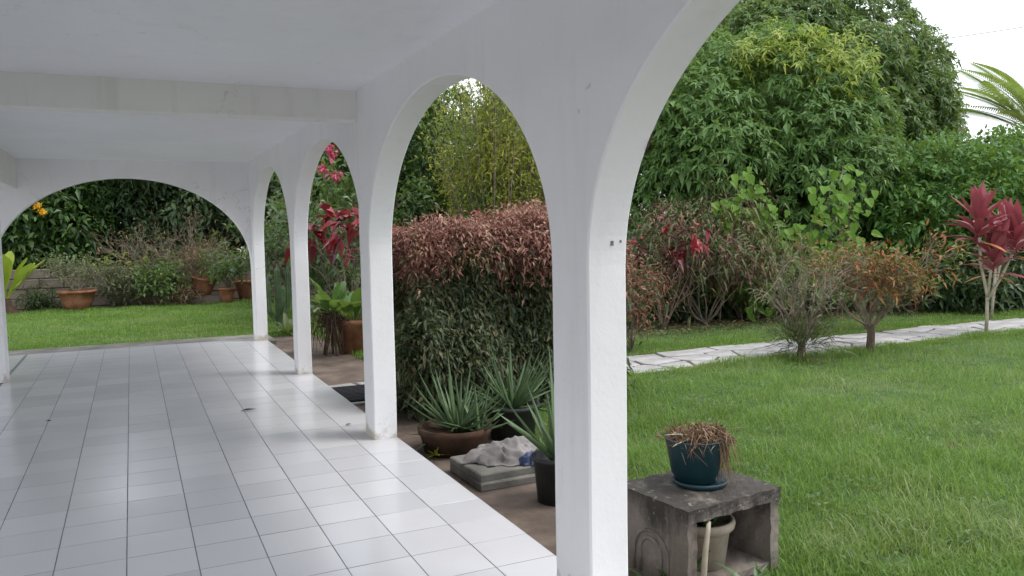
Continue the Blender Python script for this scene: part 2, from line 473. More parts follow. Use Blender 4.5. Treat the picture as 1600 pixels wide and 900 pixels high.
M['grass'] = leaf_mat('grass_blade', [(0, (.07, .155, .02)), (.5, (.115, .23, .032)), (.9, (.17, .29, .05)), (1, (.30, .34, .14))], .5, .38, patch=[(0, (.12, .21, .045)), (.6, (.18, .275, .07)), (1, (.36, .35, .19))], patch_scale=.55, patch_lo=.5, patch_hi=.68)
M['grass_far'] = M['grass']

G = -0.12          # garden level; the verandah floor is z = 0
T = 0.303          # tile pitch
XE, YR = 1.7305, 3.2711   # floor edge, one transverse joint

# ------------------------------------------------------------------ ground
def struct(name, mb, m, label=None, parent=None, smooth=False):
    o = mb.build(name, m, parent, smooth)
    if parent is None:
        tag(o, label, None, None, 'structure')
    return o

def sheet(x0, x1, y0, y1, z, nx=1, ny=1, amp=0.0):
    xs, ys = np.linspace(x0, x1, nx + 1), np.linspace(y0, y1, ny + 1)
    X, Y = np.meshgrid(xs, ys)
    Z = np.full_like(X, z)
    if amp:
        Z += amp * (np.sin(X * 1.7 + .6 * Y) + np.sin(Y * 2.3 - .8 * X) + np.sin(X * 4.1 + Y * 3.3) * .5)
    i = np.arange(ny)[:, None] * (nx + 1) + np.arange(nx)[None]
    F = np.stack([i, i + 1, i + nx + 2, i + nx + 1], -1).reshape(-1, 4)
    return MB().add(np.stack([X, Y, Z], -1).reshape(-1, 3), F)

struct('ground', sheet(-600, 600, -600, 600, G - .012), M['soil'], 'bare brown soil under the garden')
LAWN_R = (2.62, 22.0, -9.0, 7.62)
struct('lawn', sheet(*LAWN_R, G, 60, 50, .006), M['lawn'], 'green lawn beside the verandah columns', smooth=True)
struct('lawn', sheet(-9, 7.5, 13.4, 21.2, G, 40, 20, .006), M['lawn'], 'green lawn seen through the wide far arch', smooth=True)
struct('lawn', sheet(2.7, 20, 8.62, 10.9, G, 40, 8, .004), M['lawn'], 'thin grass strip behind the pale stone path', smooth=True)
struct('concrete_apron', sheet(1.60, 2.62, -6, 13.3, G + .004, 4, 60, .0025), M['apron'], 'worn brown concrete strip along the verandah edge', smooth=True)
struct('kerb_strip', MB().box(-9, 1.9, 12.40, 13.35, G - .05, -.055), M['strip'], 'dirty grey concrete kerb between far lawn and tiles')

struct('bounce_sheet', sheet(-16, -4.82, -9, 13.3, G + .003, 10, 20, .003), M['bounce'], 'unseen pale ground sheet added to bounce light under the roof', smooth=True)  # out of view, added to bounce light onto the ceiling

# ------------------------------------------------------------------ verandah floor and tiles
floor = struct('verandah_floor', MB().box(-4.8, XE - .006, -3.4, 12.385, G - .2, -.0014), M['grout'], 'white tiled verandah floor with dark joints')
g_ = 0.0022
def tile_mesh(sx, sy):
    b = .0008
    x, y = sx / 2 - g_ * 1.1, sy / 2 - g_ * 1.35
    V = [(-x, -y, -.010), (x, -y, -.010), (x, y, -.010), (-x, y, -.010),
         (-x, -y, -b), (x, -y, -b), (x, y, -b), (-x, y, -b),
         (-x + b, -y + b, 0), (x - b, -y + b, 0), (x - b, y - b, 0), (-x + b, y - b, 0)]
    F = [(0, 1, 5, 4), (1, 2, 6, 5), (2, 3, 7, 6), (3, 0, 4, 7), (4, 5, 9, 8), (5, 6, 10, 9), (6, 7, 11, 10), (7, 4, 8, 11), (8, 9, 10, 11)]
    return V, F
tv, tf = tile_mesh(T, T)
proto = MB().add(tv, tf).build('tile', M['tile'], floor)
first = True
rest = MB()
for r in range(-22, 31):
    yc = YR + (r + .5) * T
    if yc + T / 2 > 12.40: continue
    for c in range(10):
        xc = XE - (c + .5) * T
        shown = (-4 <= r <= 21) and xc > -.125 * yc - .25
        if shown:
            o = proto if first else proto.copy()
            if not first:
                COL.objects.link(o)
            first = False
            o.location = (xc, yc, random.uniform(-.0006, .0002))
            o.rotation_euler = (random.gauss(0, .0016), random.gauss(0, .0016), random.gauss(0, .0012))
        else:
            rest.add(np.array(tv) + (xc, yc, 0), tf)
    for c in range(11):
        xc = -1.33 - (c + .5) * T
        if xc - T / 2 < -4.8: continue
        rest.add(np.array(tv) + (xc, yc, 0), tf)
rest.build('tile_field', M['tile'], floor, kind='stuff')
# edge nosing of the slab
MB().box(XE - .006, XE + .004, -3.4, 12.385, G - .1, -.012).build('edge_band', M['strip'], floor)

# ------------------------------------------------------------------ house: columns, arches, beams, ceiling
house = empty('house', (0, 0, 0), 'white plastered house verandah with columns, arches and ceiling beams', 'house')
ZC, Z0, ZA = 2.56, 1.38, 2.362      # ceiling, springing, arch crown
XI, XO = 1.553, 1.728
cols = [(-3.55, -3.27), (-.47, -.18), (2.64, 2.93), (5.74, 5.99), (8.86, 9.08), (12.02, 12.385)]

def column_mesh(x0, x1, y0, y1, z0, z1, b=.008):
    pts = [(x0 + b, y0), (x1 - b, y0), (x1, y0 + b), (x1, y1 - b), (x1 - b, y1), (x0 + b, y1), (x0, y1 - b), (x0, y0 + b)]
    mb = MB()
    zs = [z0, z0 + .35, z0 + .9, z1]
    V = [(p[0] + .0015 * math.sin(7 * z + p[1]), p[1], z) for z in zs for p in pts]
    F = [(k * 8 + i, k * 8 + (i + 1) % 8, k * 8 + 8 + (i + 1) % 8, k * 8 + 8 + i) for k in range(len(zs) - 1) for i in range(8)]
    mb.add(V, F)
    mb.add([V[-8 + i] for i in range(8)], [tuple(range(8))])
    return mb

for y0, y1 in cols:
    co = column_mesh(XI + (.024 if y0 > 8 else 0), XO, y0, y1, 0, Z0).build('column', M['plaster'], house)

def arch_mesh(u0, u1, o0, o1, zs, za, zt, d0, d1, axis='Y', n=56, b=.007):
    """wall over an opening: u = along, d = through; u0..u1 wall, o0..o1 opening"""
    a = (o1 - o0) / 2; c = (o0 + o1) / 2
    th = np.linspace(PI, 0, n + 1)
    us = c + a * np.cos(th); zz = zs + (za - zs) * np.sin(th)
    U = np.concatenate([[u0], us, [u1]]); Z = np.concatenate([[zs], zz, [zs]])
    m = len(U)
    mb = MB()
    def P(u, d, z):
        u, d, z = np.broadcast_arrays(u, d, z)
        return np.stack([d, u, z] if axis == 'Y' else [u, d, z], -1)
    i = np.arange(m - 1)[:, None]
    for d in (d0, d1):
        s = 1 if d == d0 else -1
        # chamfered rim: face ring starts b outside the curve
        off = np.zeros((m, 2))
        nx, nz = np.cos(th) / a, np.sin(th) / max(za - zs, .1)
        ln = np.hypot(nx, nz)
        off[1:-1, 0] = nx / ln * b; off[1:-1, 1] = nz / ln * b
        ring = P(U + off[:, 0], d, Z + off[:, 1]); rim = P(U, d + s * b, Z); top = P(U + off[:, 0], d, zt)
        V = np.concatenate([rim, ring, top])
        Q = np.concatenate([i + np.array([[0, 1, m + 1, m]]), i + np.array([[m, m + 1, 2 * m + 1, 2 * m]])])
        mb.add(V, Q)
    V = np.concatenate([P(U, d0 + b, Z), P(U, d1 - b, Z)])
    mb.add(V, i + np.array([[0, 1, m + 1, m]]))
    return mb

mids = [(a + b) / 2 for a, b in cols]
mids[-1] = cols[-1][1]
mids[0] = cols[0][0]
for i in range(5):
    xin = XI if i < 3 else XI + .024
    o = arch_mesh(mids[i] if i != 3 else cols[3][1] - .001, mids[i + 1] if i != 2 else cols[3][1], cols[i][1], cols[i + 1][0], Z0, ZA, ZC + .02, xin, XO, 'Y').build('arch', M['plaster'], house)
    if i == 1: near_arch = o
# wide arch of the far end and its unseen twin, added for light
arch_mesh(-1.70, XI + .07, -1.63, 1.574, 1.10, 2.325, ZC + .02, 12.20, 12.38, 'X').build('arch', M['plaster'], house)
arch_mesh(-4.80, -1.70, -4.70, -1.77, 1.10, 2.325, ZC + .02, 12.20, 12.38, 'X').build('arch', M['plaster'], house)
column_mesh(-1.77, -1.63, 12.20, 12.38, 0, 1.10).build('column', M['plaster'], house)
for y0 in (10.04, 6.9, 3.8, .7, -2.4):
    column_mesh(-1.50, -1.265, y0, y0 + .25, 0, 2.17).build('column', M['plaster'], house)
MB().box(-1.50, -1.29, -3.5, 12.198, 2.17, ZC + .01).build('beam', M['beam'], house)
MB().box(-1.288, XI + .03, 5.94, 6.14, 2.352, ZC + .01).build('beam', M['beam'], house)
MB().box(-1.288, XI - .002, -3.5, -3.28, 2.352, ZC + .01).build('beam', M['beam'], house)
sheet(-4.85, XO - .01, -3.55, 12.37, ZC, 1, 1).build('ceiling', M['ceiling'], house)
MB().box(-5.0, XO + .35, -3.9, 12.75, ZC + .025, ZC + .22).build('roof_slab', M['plaster'], house)
for y0 in (10.04, 5.8, 1.6, -2.6):  # invented outer row, out of view; side left open to brighten the interior
    column_mesh(-4.80, -4.56, y0, y0 + .25, 0, 2.30).build('column', M['plaster'], house)
MB().box(-4.80, -4.58, -3.5, 12.198, 2.30, ZC + .01).build('beam', M['beam'], house)  # invented beam of the unseen open side

def small_box(name, label, cat, cx, cy, cz, sx, sy, sz, m, parent=None):
    o = MB().box(-sx / 2, sx / 2, -sy / 2, sy / 2, -sz / 2, sz / 2).build(name, m, parent)
    o.location = (cx, cy, cz)
    if label: tag(o, label, cat)
    return o
small_box('wall_plug', None, None, 1.659, 2.6345, 1.4635, .012, .006, .018, M['metal'], near_arch)
small_box('wall_plug', None, None, 1.697, 2.6345, 1.4700, .008, .006, .010, M['metal'], near_arch)

for (cy, cz, lng) in ((2.500, 1.80, .07), (5.52, 1.95, .03)):
    ch = MB(); pts = [(XO - .002, cy + .012 * k * lng / .03 * -.5, cz + k * lng / 3) for k in range(4)]
    ch.tube(pts, [.002, .005, .004, .001], 5); ch.build('paint_chip', M['bark'], near_arch)

# ------------------------------------------------------------------ stone path
def clip(poly, p, nrm):
    out = []
    for i in range(len(poly)):
        a, b = poly[i], poly[(i + 1) % len(poly)]
        da = (a[0] - p[0]) * nrm[0] + (a[1] - p[1]) * nrm[1]
        db = (b[0] - p[0]) * nrm[0] + (b[1] - p[1]) * nrm[1]
        if da <= 0: out.append(a)
        if da * db < 0:
            t = da / (da - db)
            out.append((a[0] + t * (b[0] - a[0]), a[1] + t * (b[1] - a[1])))
    return out

path = struct('path', sheet(1.78, 20.0, 7.50, 8.66, G + .006, 40, 3, .003), M['soil'], 'garden path of pale irregular flagstones leading to verandah')
seeds = []
x = 1.9
while x < 19.8:
    k = 3
    for j in range(k):
        seeds.append((x + random.uniform(-.14, .14), 7.50 + (j + .5) * 1.14 / k + random.uniform(-.1, .1)))
    x += random.uniform(.36, .58)
def edge_y(xx, side):
    return (7.56 + .05 * math.sin(xx * 2.1) + .03 * math.sin(xx * 5.3)) if side == 0 else (8.60 + .05 * math.sin(xx * 1.7 + 1) + .04 * math.sin(xx * 4.1))
for s in seeds:
    poly = [(s[0] - .7, edge_y(s[0], 0)), (s[0] + .7, edge_y(s[0] + .2, 0)), (s[0] + .7, edge_y(s[0], 1)), (s[0] - .7, edge_y(s[0] - .2, 1))]
    for q in seeds:
        if q is s or abs(q[0] - s[0]) > 1.3: continue
        mx, my = (s[0] + q[0]) / 2, (s[1] + q[1]) / 2
        dx, dy = q[0] - s[0], q[1] - s[1]
        L = math.hypot(dx, dy)
        gap = random.uniform(.012, .026)
        poly = clip(poly, (mx - dx / L * gap, my - dy / L * gap), (dx / L, dy / L))
        if len(poly) < 3: break
    poly = clip(poly, (1.79, 0), (-1, 0)) if len(poly) >= 3 else poly
    if len(poly) < 3: continue
    n = len(poly)
    cx = sum(p[0] for p in poly) / n; cy = sum(p[1] for p in poly) / n
    h = .022 + random.uniform(-.006, .008)
    tx, ty = random.gauss(0, .012), random.gauss(0, .012)
    mb = MB()
    bot = [(p[0] - cx, p[1] - cy, -.02) for p in poly]
    mid = [(p[0] - cx, p[1] - cy, h - .006 + tx * (p[0] - cx) + ty * (p[1] - cy)) for p in poly]
    top = [((p[0] - cx) * .96, (p[1] - cy) * .96, h + tx * (p[0] - cx) + ty * (p[1] - cy)) for p in poly]
    F = [(i, (i + 1) % n, n + (i + 1) % n, n + i) for i in range(n)] + [(n + i, n + (i + 1) % n, 2 * n + (i + 1) % n, 2 * n + i) for i in range(n)]
    mb.add(bot + mid + top, F)
    mb.f.append(np.array([list(range(2 * n, 3 * n))]))
    o = mb.build('paving_stone', M['stone'], path)
    o.location = (cx, cy, G + .006)

# doormat on the path where it meets the tiles
doormat = MB().box(-.24, .24, -.38, .38, 0, .018)
for k in range(11):
    doormat.box(-.22, .22, -.36 + k * .068, -.335 + k * .068, .018, .023)
doormat = tag(doormat.build('doormat', M['mat']), 'dark rubber doormat on the path at the verandah edge', 'doormat')
doormat.location = (2.02, 7.92, G + .035)
doormat.rotation_euler = (0, 0, -.03)

# ------------------------------------------------------------------ boundary wall of concrete blocks
wall = empty('block_wall', (0, 22.0, G), 'low weathered concrete block wall at the back of the far lawn', 'wall')
MB().box(-9, 5.6, .03, .17, 0, .93).build('mortar', M['strip'], wall)
bw, bh = .5, .235
bmesh_ = None
for row in range(4):
    for k in range(30):
        x = -9 + (k + .5 * (row % 2)) * bw + bw / 2
        if x > 5.4: continue
        if bmesh_ is None:
            b = .012
            mb = MB()
            x1, z1 = bw / 2 - .013, bh / 2 - .009
            V = []
            for (yy, s) in ((.09, 0), (-.088, 0), (-.1, b)):
                V += [(-x1 + s, yy, -z1 + s), (x1 - s, yy, -z1 + s), (x1 - s, yy, z1 - s), (-x1 + s, yy, z1 - s)]
            F = [(i, (i + 1) % 4, 4 + (i + 1) % 4, 4 + i) for i in range(4)] + [(4 + i, 4 + (i + 1) % 4, 8 + (i + 1) % 4, 8 + i) for i in range(4)] + [(8, 9, 10, 11), (3, 2, 1, 0)]
            bmesh_ = o = mb.add(V, F).build('block', M['block'], wall)
        elif -4.6 < x:
            o = bmesh_.copy(); COL.objects.link(o)
        else:
            continue
        o.location = (x, .1 + random.uniform(-.012, .012), row * bh + bh / 2)
        o.rotation_euler = (random.gauss(0, .01), 0, random.gauss(0, .012))

# ------------------------------------------------------------------ foliage builders
def lobes_for(center, rad, n, lobe_r, zmin=None, seed=0):
    r = np.random.default_rng(seed)
    L = []
    c = np.array(center, float); R = np.array(rad, float)
    L.append((c, R * .72))
    for i in range(n):
        z = 1 - 2 * (i + .5) / n * .93
        a = i * 2.39996 + r.uniform(-.35, .35)
        d = np.array([math.cos(a) * math.sqrt(1 - z * z), math.sin(a) * math.sqrt(1 - z * z), z])
        lr = lobe_r * r.uniform(.75, 1.3)
        p = c + d * (R - lr * .75) * r.uniform(.92, 1.08)
        if zmin is not None and p[2] - lr * .3 < zmin: p[2] = zmin + lr * .6
        L.append((p, np.array([lr, lr, lr * .82])))
    return L

def crown_points(lobes, dens, shell=(.78, 1.04), keep=.86, zmin=-9):
    Ps, Ns = [], []
    for i, (c, R) in enumerate(lobes):
        area = 4 * PI * ((R[0] * R[1]) ** 1.6 / 3 + 2 * (R[0] * R[2]) ** 1.6 / 3) ** (1 / 1.6)
        n = int(area * dens)
        d = rdir(n)
        P = c + d * R * rng.uniform(*shell, (n, 1))
        N = unit(d / R)
        ok = P[:, 2] > zmin
        for j, (c2, R2) in enumerate(lobes):
            if j != i:
                ok &= (((P - c2) / R2) ** 2).sum(1) > keep ** 2
        Ps.append(P[ok]); Ns.append(N[ok])
    return np.concatenate(Ps), np.concatenate(Ns)

def rosettes(mb, P, N, k=9, L=(.15, .23), W=.042, up=.5, droop=(.25, .75), spread=(.9, 1.7)):
    n = len(P)
    A = unit(N * .8 + ZUP * up + rng.normal(size=(n, 3)) * .3)
    R1 = unit(np.cross(A, rdir(n))); R2 = np.cross(A, R1)
    P = np.repeat(P, k, 0); A = np.repeat(A, k, 0); R1 = np.repeat(R1, k, 0); R2 = np.repeat(R2, k, 0)
    a = (np.tile(np.arange(k), n) * 2.39996 + rng.uniform(-.3, .3, n * k))[:, None]
    phi = rng.uniform(spread[0], spread[1], (n * k, 1)) * .95
    rad = R1 * np.cos(a) + R2 * np.sin(a)
    D = A * np.cos(phi) + rad * np.sin(phi)
    ln = rng.uniform(L[0], L[1], n * k)
    small_leaves(mb, P + A * rng.uniform(-.04, .05, (n * k, 1)), D, A + rad * .01, ln, ln * (W / np.mean(L)) * 1.0, rng.uniform(*droop, n * k), .22)

def loose_leaves(mb, P, N, k, L, W, out=.7, upb=.1, jit=.6, spread=.08, droop=(.1, .5), fold=.2):
    n = len(P)
    P = np.repeat(P, k, 0) + rng.normal(size=(n * k, 3)) * spread
    N = np.repeat(N, k, 0)
    D = unit(N * out + ZUP * upb + rng.normal(size=(n * k, 3)) * jit)
    U = unit(N * .5 + ZUP * .9 + rng.normal(size=(n * k, 3)) * .35)
    ln = rng.uniform(L[0], L[1], n * k)
    small_leaves(mb, P, D, U, ln, ln * W, rng.uniform(*droop, n * k), fold)

def limb(mb, a, b, r0, r1, sag=.15, n=6, sides=6):
    a = np.array(a, float); b = np.array(b, float)
    t = np.linspace(0, 1, n)[:, None]
    m = rng.normal(size=3) * np.linalg.norm(b - a) * sag
    pts = a * (1 - t) + b * t + m * (t * (1 - t) * 4) * .5
    mb.tube(pts, np.linspace(r0, r1, n), sides)
    return pts

def tree_wood(root, base, top, lobes, r=.18, nlimb=10):
    tr = MB()
    pts = limb(tr, base, top, r, r * .5, .06, 9, 10)
    o = tr.build('trunk', M['bark'], root, smooth=True)
    br = MB()
    idx = rng.permutation(np.arange(1, len(lobes)))[:nlimb]
    for i in idx:
        s = pts[rng.integers(3, len(pts))]
        limb(br, s, lobes[i][0], r * .35, .02, .12, 6, 5)
    br.build('branches', M['bark'], root, smooth=True, kind='stuff')

def make_tree(name, label, cat, base, lobes, leaf, m, r=.18, dens=20, group=None, nlimb=10, zmin=-9, top=None, keep=.86, shell=(.78, 1.04), core=14):
    root = empty(name, base, label, cat, group)
    B = np.array(base, float)
    L2 = [(c - B, R) for c, R in lobes]
    tree_wood(root, (0, 0, 0), np.array(top) - B if top is not None else L2[0][0], L2, r, nlimb)
    P, N = crown_points(L2, dens, shell, keep, zmin)
    mb = MB()
    leaf(mb, P, N)
    if core:
        C0 = [(c, R * .9) for c, R in L2 if R.max() > 1.1] or L2[:1]
        Pc, Nc = crown_points(C0, core, (.55, 1.0), 0, zmin)
        loose_leaves(mb, Pc, Nc, 5, (.2, .3), .5, .4, .0, .8, .14)
    mb.build('crown', m, root, kind='stuff')
    return root, L2

# ---- mango trees
mf_lobes = lobes_for((12.0, 13.5, 2.6), (3.0, 2.5, 3.05), 44, 1.0, .0, 3)
def mango_leaf(mb, P, N): rosettes(mb, P, N, 10, (.12, .20), .052, .45, (.2, .6))
t1, L2 = make_tree('mango_tree', 'dense round mango tree with yellow-green flush near its top', 'tree', (12.1, 13.5, G), mf_lobes, mango_leaf, M['mango'], .2, 38, zmin=.2, keep=.95)
# yellow-green new growth on the upper right side of the crown
fl = [np.array(p) for p in ((10.85, 12.3, 4.72), (11.4, 12.1, 4.95), (11.95, 11.95, 5.1), (12.4, 11.85, 4.9), (12.6, 11.65, 4.55), (12.6, 11.45, 4.2), (11.45, 11.85, 4.65), (12.05, 11.65, 4.6), (13.0, 12.0, 5.0))]
mb = MB()
Pf = np.concatenate([p + rng.normal(size=(34, 3)) * (.30, .22, .17) for p in fl]) - np.array((12.1, 13.5, G))
rosettes(mb, Pf, unit(np.tile([[-.2, -.8, .6]], (len(Pf), 1)) + rng.normal(size=(len(Pf), 3)) * .3), 9, (.15, .22), .045)
mb.build('new_growth', M['mango_flush'], t1, kind='stuff')

mb_lobes = lobes_for((16.0, 15.9, 4.05), (3.75, 2.9, 3.9), 50, 1.15, .4, 8)
def mango_leaf2(mb, P, N): rosettes(mb, P, N, 9, (.12, .20), .052, .45, (.2, .6))
make_tree('mango_tree', 'taller mango tree rising behind the round one against the white sky', 'tree', (16.0, 15.9, G), mb_lobes, mango_leaf2, M['mango_dark'], .24, 34, zmin=.2, keep=.95)

# ---- bright bush on the right, behind the red cordyline
rb = lobes_for((15.6, 10.9, 1.75), (2.6, 1.5, 1.55), 30, .62, .1, 5) + lobes_for((17.6, 10.2, 1.9), (1.8, 1.4, 1.7), 16, .6, .1, 6)
def bush_leaf(mb, P, N): loose_leaves(mb, P, N, 9, (.12, .20), .42, .6, .15, .6, .09)
make_tree('leafy_shrub', 'bright green leafy shrub behind the red cordyline', 'shrub', (15.6, 11.0, G), rb, bush_leaf, M['bush'], .08, 26, zmin=.1)

bt = lobes_for((19.6, 12.4, 1.9), (2.4, 1.4, 1.75), 22, .7, .1, 23)
make_tree('leafy_shrub', 'tall dark green shrub at the right edge, below the palm', 'shrub', (19.6, 12.4, G), bt, bush_leaf, M['mango_dark'], .1, 26)
# ---- trees seen through the second arch
dk = lobes_for((5.4, 18.6, 2.8), (2.2, 1.7, 3.1), 24, .75, .2, 12)
make_tree('evergreen_tree', 'dark green tree left of the yellow-green one, above the hedge', 'tree', (5.2, 18.7, G), dk, bush_leaf, M['glossy'], .15, 26)
root = empty('willowy_tree', (6.8, 14.9, G), 'yellow-green feathery tree with upright thin stems behind the hedge', 'tree')
st, lf = MB(), MB()
for k in range(150):
    a = rng.uniform(0, 2 * PI); r0 = rng.uniform(0, .35)
    b = np.array([math.cos(a) * r0 * 1.6, math.sin(a) * r0, 0])
    ang = rng.uniform(0, 2 * PI); sp = rng.uniform(.1, 1.15)
    h = rng.uniform(3.4, 6.4) * (1 - .25 * (sp / 1.15) ** 2)
    tpt = b + np.array([math.cos(ang) * sp * 1.35, math.sin(ang) * sp * .9, h])
    pts = limb(st, b, tpt, .018, .004, .05, 8, 4)
    n = 210
    t = rng.uniform(.14, 1, n)
    P = np.stack([np.interp(t, np.linspace(0, 1, len(pts)), pts[:, j]) for j in range(3)], 1) + rng.normal(size=(n, 3)) * (.14, .14, .1)
    D = unit(rng.normal(size=(n, 3)) + ZUP * .35)
    ln = rng.uniform(.07, .14, n)
    small_leaves(lf, P, D, rdir(n) + ZUP, ln, ln * .28, .3, .2)
tk = MB(); limb(tk, (0, 0, 0), (.05, 0, 1.2), .09, .05, .05); tk.build('trunk', M['bark'], root, True)
st.build('branches', M['twig'], root, kind='stuff'); lf.build('crown', M['yellowgreen'], root, kind='stuff')
lo = lobes_for((8.4, 16.0, 1.7), (2.2, 1.6, 1.9), 20, .65, .1, 14)
make_tree('evergreen_tree', 'low dark tree between the hedge and the round mango tree', 'tree', (8.4, 16.0, G), lo, bush_leaf, M['mango_dark'], .1, 22)

# ---- dark trees behind the block wall
back = [(-5.6, 26.0, 2.6, 2.4, 3.1, 'dark_tree', 'dark tree at the outer end of the block wall', 'evergreen_tree'),
        (-2.2, 25.6, 2.6, 2.2, 3.2, 'glossy', 'glossy large-leafed tree with yellow flowers above the block wall', 'flowering_tree'),
        (1.5, 25.4, 2.5, 2.3, 3.2, 'dark_tree', 'very dark tree behind the dry twiggy shrub and block wall', 'evergreen_tree'),
        (4.6, 24.2, 2.7, 1.9, 3.2, 'dark_tree', 'dark tree seen through the narrowest far arch', 'evergreen_tree'),
        (7.9, 25.5, 3.1, 2.3, 3.7, 'glossy', 'glossy green tree far back, seen through the third arch', 'evergreen_tree'),
        (12.0, 23.5, 2.8, 2.6, 3.2, 'dark_tree', 'dark tree far behind the yellow-green feathery tree', 'evergreen_tree'),
        (3.0, 29.5, 3.4, 3.2, 4.2, 'dark_tree', 'tall dark tree farthest behind the block wall', 'evergreen_tree'),
        (-6.5, 30.5, 3.2, 3.4, 4.0, 'dark_tree', 'tall dark tree beyond the outer end of the block wall', 'evergreen_tree'),
        (8.0, 30.0, 3.6, 3.4, 4.4, 'dark_tree', 'tall dark tree farthest back behind the third arch', 'evergreen_tree'),
        (-2.8, 30.0, 3.2, 3.2, 4.0, 'dark_tree', 'tall dark tree behind the yellow-flowered one', 'evergreen_tree')]
def blossom(root, q, m, r=.03):
    mb = MB()
    P = np.array(q) + rng.normal(size=(26, 3)) * r
    ln = rng.uniform(.07, .12, 26)
    small_leaves(mb, P, rdir(26) - ZUP * .3, rdir(26), ln, ln * .7, .2, .3)
    mb.build('flower', M[m], root)
def back_leaf(mb, P, N): loose_leaves(mb, P, N, 9, (.16, .28), .45, .5, .05, .65, .12)
for i, (x, y, zc, rx, rz, m, lab, nm) in enumerate(back):
    lb = lobes_for((x, y, zc), (rx, rx * .8, rz), 26, .8, .2, 40 + i)
    root, L2 = make_tree(nm, lab, 'tree', (x, y, G), lb, back_leaf, M[m], .14, 20, nlimb=6)
    if 'yellow flowers' in lab:
        for q in ((-2.10, 23.55, 2.36), (-1.98, 23.5, 2.22)):
            blossom(root, np.array(q) - (x, y, G), 'yflower')

# ---- palm at the right, behind the bush
root = empty('palm_tree', (22.4, 13.9, G), 'palm with arching fronds above the bright shrub by the sky', 'palm')
tk = MB(); limb(tk, (0, 0, 0), (.1, .05, 3.8), .13, .09, .03, 9, 10); tk.build('trunk', M['bark'], root, True)
for k in range(11):
    a = [2.75, 3.3, 2.2, 3.9, 1.5, .8, 0, -.7, 4.6, 2.95, 2.5][k]
    el = [1.05, .75, .9, .8, 1.0, .7, .9, .8, .6, .55, 1.25][k]
    L = 3.1
    t = np.linspace(0, 1, 16)
    d = np.array([math.cos(a) * math.cos(el), math.sin(a) * math.cos(el), math.sin(el)])
    C = np.array((.1, .05, 3.85)) + d * L * t[:, None] - ZUP * (.45 * L * .6) * (t ** 2.1)[:, None] + np.array([math.cos(a), math.sin(a), 0]) * (.25 * L * (t ** 2))[:, None]
    rib = MB().tube(C, np.linspace(.02, .005, 16), 5).build('frond', M['palm'], root)
    fr = MB()
    tt = np.repeat(np.linspace(.15, .99, 44), 2)
    P = np.stack([np.interp(tt, t, C[:, j]) for j in range(3)], 1)
    Tn = np.stack([np.interp(tt, t, np.gradient(C, axis=0)[:, j]) for j in range(3)], 1); Tn = unit(Tn)
    side = unit(np.cross(Tn, ZUP)) * np.where(np.arange(88) % 2, 1, -1)[:, None]
    D = unit(side * .85 + Tn * .6 + ZUP * .18)
    ln = .85 * np.sin(np.clip(tt * PI * .93 + .15, 0, PI)) + .12
    small_leaves(fr, P, D, ZUP[None] + side * .1, ln, .06, .25, .3)
    fr.build('leaflets', M['palm'], rib, kind='stuff')

cable = MB()
t = np.linspace(0, 1, 30)[:, None]
cp = np.array((14.0, 21.5, 6.2)) * (1 - t) + np.array((34.0, 12.2, 9.0)) * t - ZUP * (t * (1 - t) * 1.2)
cable.tube(cp, .012, 5)
tag(cable.build('overhead_cable', M['wire']), 'thin overhead cable crossing the white sky at upper right', 'cable')

# ------------------------------------------------------------------ clipped hedge
hx0, hx1, hy0, hy1, hz = 2.2, 4.15, 6.55, 7.42, 1.66
hedge = empty('hedge', ((hx0 + hx1) / 2, (hy0 + hy1) / 2, G), 'clipped dark hedge with dry pinkish-brown top beside the path', 'hedge')
HB = np.array([(hx0 + hx1) / 2, (hy0 + hy1) / 2, G])
def hedge_surface(n):
    w, d, h = hx1 - hx0, hy1 - hy0, hz - G
    areas = np.array([w * h, w * h * .35, d * h, d * h, w * d])
    f = rng.choice(5, n, p=areas / areas.sum())
    u, v = rng.uniform(0, 1, n), rng.uniform(0, 1, n)
    P = np.zeros((n, 3)); N = np.zeros((n, 3))
    for k, (px, py, pz, nn) in enumerate(((hx0 + u * w, np.full(n, hy0), G + v * h, (0, -1, 0)), (hx0 + u * w, np.full(n, hy1), G + v * h, (0, 1, 0)),
                                          (np.full(n, hx0), hy0 + u * d, G + v * h, (-1, 0, 0)), (np.full(n, hx1), hy0 + u * d, G + v * h, (1, 0, 0)),
                                          (hx0 + u * w, hy0 + v * d, np.full(n, hz), (0, 0, 1)))):
        s = f == k
        P[s] = np.stack([px, py, pz], 1)[s]; N[s] = nn
    bulge = .09 * np.sin(P[:, 0:1] * 3.1 + P[:, 2:3] * 2.0) + .07 * np.sin(P[:, 2:3] * 5.3 + P[:, 0:1] * 1.7 + P[:, 1:2] * 4) + .05 * np.sin(P[:, 0:1] * 9 + P[:, 1:2] * 7)
    P = P + N * (bulge - rng.uniform(0, .22, (n, 1)))
    ex = np.minimum(np.minimum(P[:, 0] - hx0, hx1 - P[:, 0]), np.minimum(P[:, 1] - hy0, hy1 - P[:, 1])).clip(0)
    P[:, 2] -= np.where(P[:, 2] > hz - .3, .16 * np.exp(-ex / .16), 0)
    # rounded shoulders, top rises a little to the right
    P[:, 2] += np.where(P[:, 2] > 1.0, .03 * (P[:, 0] - 3.2) / .8, 0)
    return P, N
P, N = hedge_surface(17000)
pink_z = 1.10 + .10 * np.sin(P[:, 0] * 2.7) + .07 * np.sin(P[:, 0] * 7.1 + P[:, 1] * 3) + rng.normal(size=len(P)) * .10 - .10 * (P[:, 0] - 3.2)
is_pink = P[:, 2] > pink_z
